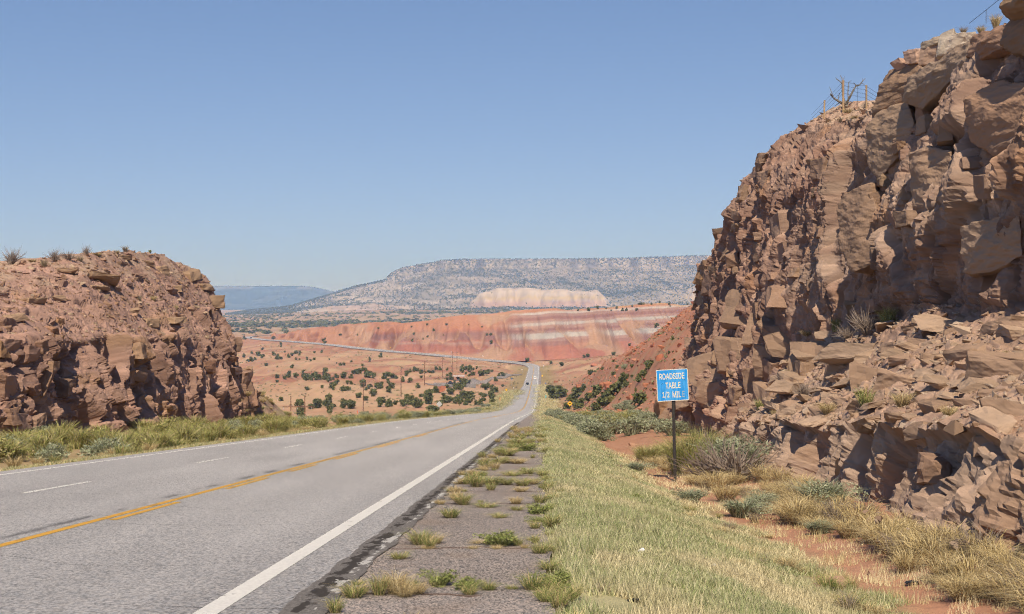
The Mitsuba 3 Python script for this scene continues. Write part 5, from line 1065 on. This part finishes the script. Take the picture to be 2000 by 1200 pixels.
# ---------------------------------------------------------------- made things: signs, poles, fence, vehicles, litter
from shapely.geometry import Polygon, LineString, Point, box as sbox
from shapely import affinity, union_all
def solid(name, col, rough=.6, metal=0.0, spec=.4):
    scene[name] = {'type': 'twosided', 'bsdf': {'type': 'principled', 'base_color': rgb(*col), 'roughness': rough, 'metallic': metal, 'specular': spec}}; return name
for n_, c_ in dict(m_black=(.02, .02, .021), m_steel=(.045, .04, .038), m_galv=(.42, .43, .44), m_wood=(.16, .085, .055), m_post=(.40, .27, .15), m_grey_wood=(.16, .14, .12), m_cream=(.72, .68, .58), m_yellow=(.85, .48, .02), m_orange=(.85, .13, .03),
                   m_white=(.78, .78, .77), m_teal=(.10, .42, .45), m_blue_small=(.05, .18, .5), m_car_dark=(.018, .02, .024), m_car_white=(.75, .76, .78), m_rubber=(.025, .025, .026), m_lamp=(.8, .8, .78), m_red=(.4, .02, .02), m_wire=(.05, .05, .055), m_roof=(.55, .56, .56), m_faded=(.30, .42, .56)).items(): solid(n_, c_)
scene['m_glass_dark'] = {'type': 'twosided', 'bsdf': {'type': 'principled', 'base_color': rgb(.015, .018, .022), 'roughness': .08, 'specular': .6}}
def sign_blue(p, n, uv):
    st = mikit.fbm(p.x * 26, p.z * 1.3, 1.0, 3); bl = mikit.fbm(p.x * 3, p.z * 3, 4.0, 2)
    return mikit.mix(mi.Color3f(.018, .27, .76), mi.Color3f(.07, .38, .85), mikit.smoothstep(.3, .75, st * .7 + bl * .3))
scene['m_sign_blue'] = {'type': 'twosided', 'bsdf': {'type': 'principled', 'base_color': mikit.proc(sign_blue), 'roughness': .45, 'specular': .4}}
def wood_fn(p, n, uv): return mi.Color3f(.17, .085, .055) * (.6 + .8 * mikit.fbm(p.x * 9, p.y * 9, p.z * .9, 3))
scene['m_wood'] = matte(mikit.proc(wood_fn))
def prism(poly, y0, y1):
    """A plate with the outline poly in the x-z plane, from y0 (front) to y1."""
    ms = []
    for g in getattr(poly, 'geoms', [poly]):
        m = trimesh.creation.extrude_polygon(g, abs(y1 - y0), engine='earcut'); v = np.array(m.vertices)
        ms.append(trimesh.Trimesh(np.c_[v[:, 0], y1 - v[:, 2], v[:, 1]], m.faces, process=False))
    return trimesh.util.concatenate(ms)
def tube(p0, p1, r0, r1=None, n=8):
    v, f, _ = twig(p0, p1, r0, r0 if r1 is None else r1, (0, 0, 0), n)
    i = np.arange(1, n - 1); caps = np.vstack([np.stack([i * 0, i + 1, i], 1), np.stack([i * 0 + n, i + n, i + 1 + n], 1)])
    return trimesh.Trimesh(v, np.vstack([f, caps]), process=False)
def bx(c, s): m = trimesh.creation.box(s); m.apply_translation(c); return m
def part(root, name, m, bsdf, smooth=False, M=None):
    key = f'{root}__{name}'; k = 0
    while key in scene: k += 1; key = f'{root}__{name}_{k:03d}'
    m = m if not isinstance(m, (list, tuple)) else trimesh.util.concatenate(list(m))
    if M is not None: m = m.copy(); m.apply_transform(M)
    scene[key] = mikit.ply(m, bsdf, smooth=smooth); return key
def xf(pos, ry=0.0, rz=0.0):
    M = trimesh.transformations.rotation_matrix(math.radians(rz), [0, 0, 1]) @ trimesh.transformations.rotation_matrix(math.radians(ry), [0, 1, 0]); M[:3, 3] = pos; return M

# the blue sign
D = 42.0; sx = (1313.5 - 1000) / F * D; szz = (600 - 752.5) / F * D; base_z = float(gz(sx + .08, D)) - .25
M = xf([sx, D, szz], ry=-3.2)
W = 1.085
rr_ = sbox(-W / 2, -W / 2, W / 2, W / 2).buffer(-.03).buffer(.03)
part('roadside_sign', 'panel', prism(rr_, 0, .012), 'm_sign_blue', M=M)
part('roadside_sign', 'border', prism(rr_.difference(sbox(-W / 2 + .022, -W / 2 + .022, W / 2 - .022, W / 2 - .022)), -.004, 0.002), 'm_cream', M=M)
def lettering(root, text, x0, x1, zc, hgt, bsdf, M, name='lettering', dy=-.005):
    m = meshkit.text_mesh(text, 1.0, depth=.004, bold=True); v = np.array(m.vertices); lo, hi = v.min(0), v.max(0)
    v = np.c_[x0 + (v[:, 0] - lo[0]) / (hi[0] - lo[0]) * (x1 - x0), dy + .004 - (v[:, 2] - lo[2]), zc - hgt / 2 + (v[:, 1] - lo[1]) / (hi[1] - lo[1]) * hgt]
    return part(root, name, trimesh.Trimesh(v, m.faces, process=False), bsdf, M=M)
q = W / 62.0
lettering('roadside_sign', 'ROADSIDE', -25 * q, 24 * q, 17.5 * q, 12 * q, 'm_cream', M)
lettering('roadside_sign', 'TABLE', -14 * q, 15.5 * q, -.5 * q, 12 * q, 'm_cream', M)
lettering('roadside_sign', '1/2', -21 * q, -7 * q, -18.5 * q, 13 * q, 'm_cream', M)
lettering('roadside_sign', 'MIL', -1 * q, 15.5 * q, -18.5 * q, 12 * q, 'm_cream', M)
lettering('roadside_sign', 'E', 18 * q, 23 * q, -18.5 * q, 12 * q, 'm_faded', M)
for hx_, hz_ in [(-1, 20), (24.5, 9), (-22, 3), (-19, 3.5), (19, 2), (1, -8), (.5, -15), (8, 24)]:
    part('roadside_sign', 'bullet_hole', prism(Point(hx_ * q, hz_ * q).buffer(.55 * q), -.007, .002), 'm_black', M=M)
post_top = np.array([sx + .03, D + .05, szz - .42]); post_bot = np.array([sx + .105, D + .05, base_z])
dx = np.array([.036, 0, 0]); dyv = np.array([0, .03, 0])
part('roadside_sign', 'post', [tube(post_top + o_, post_bot + o_, .018, n=6) for o_ in (dx, -dx, dyv)] + [tube(post_top, post_bot, .028, n=6)], 'm_steel')
for z_ in (.3, -.3): part('roadside_sign', 'bolt', prism(Point(.02, z_ * W).buffer(.014), -.012, .001), 'm_galv', M=M)
labels['roadside_sign'] = {'label': 'bullet-holed blue road sign on a black post at the foot of the right cliff', 'category': 'road sign'}

# diamond signs and markers
def diamond(root, p, side, face, h, label, cow=False, post='m_steel', edge=True, panel_dy=-.03):
    """p: the panel's centre; h: the post's length below it."""
    M = xf(p); d = side / math.sqrt(2); poly = Polygon([(-d, 0), (0, -d), (d, 0), (0, d)]).buffer(-.03).buffer(.03)
    part(root, 'panel', prism(poly, 0, .012), face, M=M)
    if edge: part(root, 'border', prism(poly.buffer(-.03).difference(poly.buffer(-.06)), -.005, .002), 'm_black', M=M)
    if cow:
        s_ = side / 1.0
        body = Polygon([(-.30, .13), (-.22, .15), (.20, .15), (.25, .12), (.26, -.04), (.23, -.08), (.22, -.25), (.17, -.25), (.16, -.09), (-.12, -.09), (-.13, -.25), (-.18, -.25), (-.19, -.07), (-.25, -.02), (-.28, .03), (-.36, -.02), (-.42, .02), (-.40, .08), (-.33, .13)])
        tail = LineString([(.25, .12), (.30, .05), (.29, -.12)]).buffer(.013); horn = LineString([(-.33, .12), (-.36, .18)]).buffer(.013)
        part(root, 'cow_symbol', prism(affinity.scale(union_all([body, tail, horn]), s_, s_, origin=(0, 0)), -.006, .002), 'm_black', M=M)
    part(root, 'post', bx([p[0], p[1] + .05, p[2] - h / 2 + d * .2], [.07, .05, h + d * .4]), post)
    labels[root] = {'label': label, 'category': 'road sign'}
def gsign(px, py, D): return at(px, py, D)
D = 287; p = gsign(1113, 788.5, D); diamond('cattle_sign', p, .92, 'm_yellow', p[2] - float(gz(p[0], D)) + .3, 'yellow diamond cattle warning sign standing in the sagebrush right of the road', cow=True)
D = 258; p = gsign(858, 789.5, D); diamond('sign_back', p, .92, 'm_galv', p[2] - float(gz(p[0], D)) + .3, 'bare grey back of a diamond sign beyond the left verge', edge=False)
for nm, px, py, D, lab in [('warning_sign', 1059.4, 734.6, 790, 'tiny yellow diamond sign right of the road near the distant cars'), ('warning_sign_001', 989, 761.8, 520, 'small yellow diamond sign left of the road below the parking loop'), ('warning_sign_002', 762.5, 679, 1165, 'tiny yellow sign beside the far road below the red hills')]:
    p = gsign(px, py, D); diamond(nm, p, .85, 'm_yellow', max(p[2] - float(gz(p[0], D)), 1.6) + .3, lab, edge=D < 600)
def marker(nm, px, py, D, w, h, face, label, cat_='road marker'):
    p = gsign(px, py, D); g = float(gz(p[0], D)); part(nm, 'plate', bx([p[0], p[1], p[2]], [w, .03, h]), face)
    part(nm, 'post', bx([p[0], p[1] + .05, (g + p[2]) / 2 - .1], [.06, .05, max(p[2] - g, .5) + .2]), 'm_galv'); labels[nm] = {'label': label, 'category': cat_}
marker('mile_marker', 1057.7, 761.5, 640, .5, .75, 'm_white', 'white plate on a thin post right of the road')
marker('mile_marker_001', 1066, 775, 500, .45, 1.0, 'm_teal', 'pale teal marker in the brush right of the road')
marker('mile_marker_002', 1066, 749, 680, .5, .5, 'm_blue_small', 'tiny blue marker right of the distant cars')
marker('mile_marker_003', 1061.3, 715, 970, .6, .6, 'm_white', 'tiny white marker on the outside of the bend')
marker('mile_marker_004', 1019.8, 722, 880, .6, .6, 'm_white', 'tiny white marker where the side track meets the road')
marker('mile_marker_005', 999.4, 740, 700, .45, .8, 'm_blue_small', 'tiny blue sign left of the distant cars')
marker('mile_marker_006', 1002.6, 757.6, 600, .3, .5, 'm_white', 'tiny white delineator left of the road')
marker('mile_marker_007', 943.5, 695.5, 1075, .8, .8, 'm_white', 'small white sign on the inside of the far road')
marker('mile_marker_008', 881, 688, 1100, .7, .7, 'm_white', 'small white sign on the far road beside the twin poles')
marker('mile_marker_009', 976.5, 780, 400, .14, .9, 'm_orange', 'small red and white post on the left verge', 'post')
p = at(698, 806.5, 330); g = float(gz(p[0], 330))
part('cable_marker', 'cap', tube([p[0], p[1], p[2] - .45], [p[0], p[1], p[2] + .5], .075), 'm_orange'); part('cable_marker', 'post', tube([p[0], p[1], min(g, p[2] - 1)], [p[0], p[1], p[2] - .45], .07), 'm_white')
labels['cable_marker'] = {'label': 'orange-topped marker post behind the left verge', 'category': 'post'}

# power poles
def pole(nm, px, top, D, label, arms=1, H=12.0, twin=None):
    for q, x in enumerate([px] if twin is None else [px, twin]):
        p = at(x, top, D); part(nm, 'pole', tube([p[0], D, p[2] - H], [p[0], D, p[2]], .17, .11), 'm_wood')
    a, b = at(px, top, D), at(twin or px, top, D)
    if twin:
        part(nm, 'crossarm', bx([(a[0] + b[0]) / 2, D - .16, a[2] - 34 / 2 / F * D - .6], [abs(b[0] - a[0]) + 4.4, .16, .2]), 'm_wood')
        xs, z = [a[0] - 1.9, (a[0] + b[0]) / 2, b[0] + 1.9], a[2] - 34 / 2 / F * D - .6
        for x in xs: part(nm, 'insulator', tube([x, D - .16, z - .7], [x, D - .16, z - .1], .07), 'm_galv')
    else:
        for j in range(arms):
            z = a[2] - .7 - j * 1.4; part(nm, 'crossarm', bx([a[0], D - .16, z], [2.3, .12, .14]), 'm_wood')
            for x in (-1, -.45, .45, 1): part(nm, 'insulator', tube([a[0] + x, D - .16, z + .07], [a[0] + x, D - .16, z + .28], .05), 'm_galv')
    labels[nm] = {'label': label, 'category': 'utility pole', 'group': 'utility poles crossing the valley'}
pole('utility_pole', 568, 773.5, 330, 'twin-post wooden power pole with a long crossarm just past the left cliff', twin=595.3)
pole('utility_pole_001', 709.5, 745.5, 440, 'single wooden power pole on the tan flat, nearest of the row', arms=2)
pole('utility_pole_002', 783.3, 717.5, 495, 'second wooden power pole of the row across the valley')
pole('utility_pole_003', 829.2, 704.5, 590, 'third wooden power pole of the row, left of the parking loop')
pole('utility_pole_004', 864, 698.2, 760, 'fourth power pole, just before the twin poles')
pole('utility_pole_005', 883.3, 686.5, 815, 'left one of the two tall poles at the far end of the row')
pole('utility_pole_006', 892.5, 686.5, 815, 'right one of the two tall poles at the far end of the row')
for i, (px, t_) in enumerate([(968, 591), (975, 594), (981, 597), (987, 600)]): pole(f'utility_pole_{7+i:03d}', px, t_, 2600, 'faint pole in the far cluster above the red hill crest', H=30)
A_, B_ = at(709.5, 745.5, 440), at(783.3, 717.5, 495)
tops = [at(581.6, 773.5, 330) - [0, 0, 3], at(709.5, 745.5, 440) - [0, 0, .5], at(783.3, 717.5, 495) - [0, 0, .5], at(829.2, 704.5, 590) - [0, 0, .5], at(864, 698.2, 760) - [0, 0, .5], at(888, 686.5, 815) - [0, 0, .5]]
for o_ in (-1, 1):
    ms = []
    for a, b in zip(tops[:-1], tops[1:]):
        t = np.linspace(0, 1, 9); P_ = a + (b - a) * t[:, None] + np.array([o_, 0, 0]); P_[:, 2] -= 4 * t * (1 - t) * np.linalg.norm(b - a) * .018
        ms += [tube(P_[i], P_[i + 1], .016, n=4) for i in range(8)]
    nm = 'power_line' if o_ < 0 else 'power_line_001'; scene[nm] = mikit.ply(trimesh.util.concatenate(ms), 'm_wire')
    tag(nm, 'thin power line strung between the poles across the valley, ' + ('left' if o_ < 0 else 'right') + ' wire', 'wire')

# fence and dead tree on the right clifftop
fp = []
for i, (x, t_, b_) in enumerate([(1610.5, 196, 226), (1647, 157.5, 212), (1692, 166.5, 206)]):
    Df = hit(x, b_ + 5)[1]; Df = float(np.clip(Df, 58, 74)); a, b = at(x, t_, Df), at(x - (1.5 if i == 0 else 0), b_ + 16, Df)
    part('wire_fence', 'post', tube(b, a, .05 if i != 1 else .06, n=8), 'm_post'); fp.append((a, b))
ext0 = at(1585, 252, fp[0][0][1] + 6)
for k in range(4):
    f = .06 + .2 * k; P_ = [ext0 + [0, 0, .9 - .25 * k]] + [a + (at(0, 0, 1) * 0 + (b - a)) * 0 + [0, 0, -f * 1.1 * (1.0)] for a, b in fp] + [at(1745, 200, 55) + [0, 0, -f * .9]]
    part('wire_fence', 'wire', [tube(P_[i], P_[i + 1], .008, n=4) for i in range(len(P_) - 1)], 'm_wire')
p = (fp[1][0] * .38 + fp[2][0] * .62); part('wire_fence', 'stay', tube(p + [0, 0, -1.3], p + [0, 0, -.1], .012, n=4), 'm_wire')
part('wire_fence', 'top_wire', [tube(at(1893, 46, 43), at(1926, 20, 42), .010, n=4), tube(at(1926, 20, 42), at(1968, -14, 41), .010, n=4), tube(at(1926, 20, 42), at(1926, 46, 42), .010, n=4)], 'm_wire')
labels['wire_fence'] = {'label': 'wire fence on tan wooden posts along the right clifftop', 'category': 'fence'}
Dt = fp[1][0][1] + 1.2
def limb(pts, r0, r1):
    pts = [at(x, y, Dt + (.25 * math.sin(x * .9 + y)) + dd) for (x, y), dd in zip(pts, np.linspace(0, .5, len(pts)))]; rs = np.linspace(r0, r1, len(pts))
    return [tube(pts[i], pts[i + 1], rs[i], rs[i + 1], 6) for i in range(len(pts) - 1)]
part('dead_tree', 'trunk', limb([(1654, 220), (1653, 208), (1652, 200)], .17, .11), 'm_grey_wood')
for pts, r0, r1 in [([(1652, 205), (1641, 200), (1631, 194), (1624, 187), (1622, 184)], .09, .04), ([(1629, 193), (1626, 185), (1622, 176), (1620.5, 170)], .03, .012), ([(1637, 198), (1638, 187), (1641, 181)], .025, .01), ([(1650, 204), (1646, 185), (1645, 165), (1644.5, 154), (1641, 147)], .07, .014),
                    ([(1645, 164), (1639, 158), (1634, 155), (1632, 152)], .035, .012), ([(1647, 162), (1648, 154), (1649, 150)], .025, .01), ([(1652, 204), (1661, 188), (1667, 176), (1672, 168), (1678, 167), (1684, 160), (1690, 153)], .075, .014), ([(1672, 168), (1669, 164), (1667, 162)], .03, .012), ([(1682, 163), (1688, 165)], .02, .012), ([(1684, 160), (1684.5, 152.5)], .02, .008), ([(1657, 196), (1656, 182), (1657, 170), (1657, 162), (1663, 157)], .04, .01), ([(1666, 179), (1670, 177)], .02, .008), ([(1656, 202), (1663, 197)], .025, .008), ([(1640, 200), (1634, 205), (1630, 208)], .03, .01)]:
    part('dead_tree', 'branch', limb(pts, r0, r1), 'm_grey_wood')
labels['dead_tree'] = {'label': 'small dead leafless tree behind the fence on the right clifftop', 'category': 'tree'}

# side track and parking loop
pth = [(1006, 727), (985, 731.5), (962, 736), (940, 741.5), (925, 747.5), (905, 750), (880, 750.5), (862, 749.5)]
pts = []
for x, y in pth:
    q = hit(x, y); pts.append(q)
pts = np.array(pts); tt = np.r_[0, np.cumsum(np.linalg.norm(np.diff(pts[:, :2], axis=0), axis=1))]
S_ = np.linspace(0, tt[-1], 60); cx, cy = PchipInterpolator(tt, pts[:, 0])(S_), PchipInterpolator(tt, pts[:, 1])(S_)
tn = np.stack([np.gradient(cx), np.gradient(cy)], 1); tn /= np.linalg.norm(tn, axis=1, keepdims=True); nr_ = np.stack([-tn[:, 1], tn[:, 0]], 1)
wd = np.interp(S_ / tt[-1], [0, .5, .7, .95, 1], [4, 4, 9, 11, 6]); O = np.linspace(-1, 1, 7)
PX = cx[:, None] + nr_[:, :1] * wd[:, None] * O; PY = cy[:, None] + nr_[:, 1:] * wd[:, None] * O
scene['side_track'] = mikit.ply((np.stack([PX, PY, gz(PX, PY) + .28], -1).reshape(-1, 3), grid_faces(60, 7)), 'm_shoulder', smooth=True, uv=np.stack([PX, PY], -1).reshape(-1, 2))
tag('side_track', 'grey side track curving to a parking loop left of the road', 'track', kind='structure')

# vehicles
def vehicle(root, pos, rz, body, label, kind='suv', cat_='car'):
    M = xf(pos, rz=rz)
    L, Wd, H = (4.7, 1.88, 1.75) if kind == 'suv' else (4.6, 1.82, 1.45) if kind == 'sedan' else (5.6, 1.95, 1.8)
    def extr(poly, w0, w1, zlo, zhi):
        """Side outline (y forward, z up) extruded across, drawn in towards the top."""
        m = trimesh.creation.extrude_polygon(poly, 1.0, engine='earcut'); v = np.array(m.vertices); t = np.clip((v[:, 1] - zlo) / (zhi - zlo), 0, 1); w = w0 + (w1 - w0) * t
        return trimesh.Trimesh(np.c_[(v[:, 2] - .5) * w, v[:, 0], v[:, 1]], m.faces, process=False)
    h = L / 2; belt = .95 if kind != 'sedan' else .88
    low = Polygon([(-h, .42), (-h + .05, .85), (-h + .15, belt), (h * .42, belt), (h - .25, belt - .12), (h, .62), (h - .05, .32), (h - .4, .25), (-h + .3, .25)]).buffer(.04).buffer(-.02)
    part(root, 'body', extr(low, Wd, Wd * .96, .3, belt), body, M=M)
    if kind == 'pickup': cab = Polygon([(-.25, belt - .02), (-.15, H), (.85, H), (1.5, belt - .02)])
    elif kind == 'suv': cab = Polygon([(-h + .1, belt - .02), (-h + .4, H), (.65, H), (1.3, belt - .02)])
    else: cab = Polygon([(-h + .55, belt - .02), (-1.1, H), (.35, H), (1.15, belt - .02)])
    part(root, 'cabin', extr(cab.buffer(.03), Wd * .94, Wd * .74, belt, H), body, M=M)
    glass = affinity.scale(cab, .9, .72); part(root, 'window', extr(glass, Wd * .955, Wd * .78, belt, H), 'm_glass_dark', M=M)
    fr = cab.bounds; ang = np.array(cab.exterior.coords)
    for s_, nm in ((1, 'windscreen'), (-1, 'rear_window')):
        e = sorted([tuple(c) for c in ang[:-1]], key=lambda c: -s_ * c[0]); lo_, hi_ = sorted(e[:2], key=lambda c: c[1])[0], sorted(e[:2] + e[1:2], key=lambda c: -c[1])[0]
        lo_, hi_ = (cab.bounds[2] if s_ > 0 else cab.bounds[0], belt + .05), ((.65 if kind == 'suv' else .85 if kind == 'pickup' else .35) if s_ > 0 else (-h + .4 if kind == 'suv' else -.15 if kind == 'pickup' else -1.1), H - .08)
        n_ = s_ * .06; v = np.array([[-Wd * .40, lo_[0] + n_, lo_[1]], [Wd * .40, lo_[0] + n_, lo_[1]], [Wd * .33, hi_[0] + n_, hi_[1]], [-Wd * .33, hi_[0] + n_, hi_[1]]]); v2 = v - [0, n_ * .8, 0]
        part(root, nm, trimesh.Trimesh(*hull(np.vstack([v, v2]))), 'm_glass_dark', M=M)
    for x in (-1, 1):
        for y in (-h * .6, h * .62):
            w = part(root, 'wheel', tube([x * (Wd / 2 - .2), y, .33], [x * (Wd / 2 + .02), y, .33], .34, n=16), 'm_rubber', M=M)
            part(w, 'rim', tube([x * (Wd / 2), y, .33], [x * (Wd / 2 + .035), y, .33], .2, n=12), 'm_galv', M=M)
        part(root, 'headlight', bx([x * Wd * .36, h - .05, .68], [.34, .16, .16]), 'm_lamp', M=M)
        part(root, 'tail_light', bx([x * Wd * .40, -h, .78], [.22, .12, .22]), 'm_red', M=M)
    part(root, 'bumper', bx([0, h + .02, .42], [Wd * .9, .14, .2]), 'm_lamp' if kind == 'suv' else body, M=M); part(root, 'bumper', bx([0, -h - .02, .45], [Wd * .9, .14, .2]), body, M=M)
    labels[root] = {'label': label, 'category': cat_}
Y = 690.0; vehicle('car', [float(center(Y)) - 1.9, Y, float(zr(Y)) + .01], 180, 'm_car_dark', 'dark car driving uphill towards the viewer in the distance')
Y = 775.0; vehicle('car_001', [float(center(Y)) + 1.85, Y, float(zr(Y)) + .01], 0, 'm_car_white', 'white car driving away in the right lane in the distance', 'suv')
i_ = int(np.argmin(np.abs(far_pts[:, 0] + 372) + np.abs(far_pts[:, 1] - 1770))); vehicle('car_002', far_pts[i_] + [0, 0, .05], 20, 'm_car_dark', 'tiny dark vehicle at the far left end of the road')
q = hit(914, 746.5); vehicle('parked_car', [q[0], q[1], float(gz(q[0], q[1])) + .3], 95, 'm_car_dark', 'dark vehicle parked on the loop right of the shelter', 'suv')
q = hit(885, 747); vehicle('parked_car_001', [q[0], q[1], float(gz(q[0], q[1])) + .3], 80, 'm_car_dark', 'dark pickup parked beside the white-roofed shelter', 'pickup')
q = hit(894, 745.5); g = np.array([q[0], q[1] + 5, float(gz(q[0], q[1] + 5))])
part('picnic_shelter', 'roof', bx(g + [0, 0, 2.9], [7.0, 4.4, .22]), 'm_roof')
for x in (-3, 3):
    for y in (-1.8, 1.8): part('picnic_shelter', 'post', bx(g + [x, y, 1.4], [.16, .16, 2.8]), 'm_steel')
part('picnic_shelter', 'table', [bx(g + [0, 0, .78], [2.2, .8, .08]), bx(g + [0, .7, .46], [2.2, .28, .06]), bx(g + [0, -.7, .46], [2.2, .28, .06]), bx(g + [0, 0, .4], [.2, .9, .76])], 'm_galv')
labels['picnic_shelter'] = {'label': 'white-roofed picnic shelter on the parking loop', 'category': 'shelter'}

# litter
for i, (px, py, rz, lab) in enumerate([(1250, 887, 80, 'white paper cup lying on red soil left of the blue sign'), (1386, 1115, 20, 'white cup half hidden in the mown grass'), (1995, 1160, 60, 'white cup at the right edge of the ditch'), (1254, 1080, 50, 'small white scrap in the mown grass')]):
    p = hit(px, py); s_ = 1.4 if i == 0 else .65
    nm = numbered('paper_cup'); M = xf(p + [0, 0, .045], ry=88, rz=rz)
    part(nm, 'cup', trimesh.creation.revolve(np.array([(0, 0), (.03, 0), (.042, .11), (.039, .11), (.028, .006), (0, .006)]) * s_, sections=14), 'm_white', M=M)
    part(nm, 'rim', trimesh.creation.torus(.0415 * s_, .003 * s_, 14, 5).apply_translation([0, 0, .11 * s_]), 'm_white', M=M)
    labels[nm] = {'label': lab, 'category': 'cup'}
for i, (px, py, sc_, lab) in enumerate([(1777, 1143, .15, 'black scrap of torn tyre on the red soil of the ditch'), (1240, 1178, .10, 'dark twisted scrap in the grass near the bottom edge')]):
    p = hit(px, py); a = np.linspace(-.9, .9, 14); r_ = np.random.default_rng(70 + i)
    pr2 = np.stack([np.stack([np.sin(a) * sc_, a * 0 + w * sc_ * (.32 + .12 * r_.random(14)), np.cos(a) * sc_ * .5 + r_.normal(0, .006, 14)], 1) for w in (-1, -.4, .4, 1)], 1)
    v = np.vstack([pr2.reshape(-1, 3), (pr2 * [.9, 1, .8]).reshape(-1, 3)]); f = grid_faces(14, 4)
    nm = numbered('tyre_scrap'); scene[nm] = mikit.ply((v + p + [0, 0, -.02], np.vstack([f, f[:, ::-1] + 56])), 'm_rubber'); tag(nm, lab, 'tyre scrap')
for i, (px, py, sz_, lab) in enumerate([(1500, 985, .16, 'pinkish stone at the edge of the straw grass below the low wall'), (1640, 1140, .2, 'flat reddish stone beside the ditch path'), (1590, 1155, .12, 'small stone in the ditch left of the tyre scrap'), (1615, 1050, .1, 'small reddish stone on the ditch path'), (1700, 1120, .1, 'small red stone near the tyre scrap'), (1235, 870, .25, 'reddish stone among dry brush left of the sign')]):
    p = hit(px, py); nm = numbered('loose_stone'); r_ = np.random.default_rng(90 + i)
    put_rock(nm, r_, p + [0, 0, sz_ * .15], frame_from(None, r_, flat=True), (sz_ * 1.5, sz_, sz_ * .6), (.40, .25, .18), .25); tag(nm, lab, 'stone')
# short track across the ditch, where the pavement crumbles beside the thicket
ta, tb = np.linspace(0, 1, 24), np.linspace(-1, 1, 6)
ax_, ay_ = 1.0 + ta * 4.5, 112 + ta * 9
PX = ax_[:, None] + SL * ay_[:, None] + 0 * tb; PY = ay_[:, None] + tb * (7 - 3 * ta[:, None])
scene['cross_track'] = mikit.ply((np.stack([PX, PY, gz(PX, PY) + .10], -1).reshape(-1, 3), grid_faces(24, 6)), 'm_shoulder', smooth=True, uv=np.stack([PX, PY], -1).reshape(-1, 2))
tag('cross_track', 'crumbling paved entrance right of the road where the shoulder ends', 'track', kind='structure')
# ---------------------------------------------------------------- air
scene['haze'] = {'type': 'cube', 'to_world': T().translate([0, 14000, (LOWEST - 1 + HIGHEST + 8) / 2]).scale([21000, 18000, (HIGHEST + 8 - LOWEST + 1) / 2]), 'bsdf': {'type': 'null'}, 'interior': {'type': 'ref', 'id': 'haze_air'}}
tag('haze', 'thin blue summer haze over the valley', 'haze', kind='stuff')
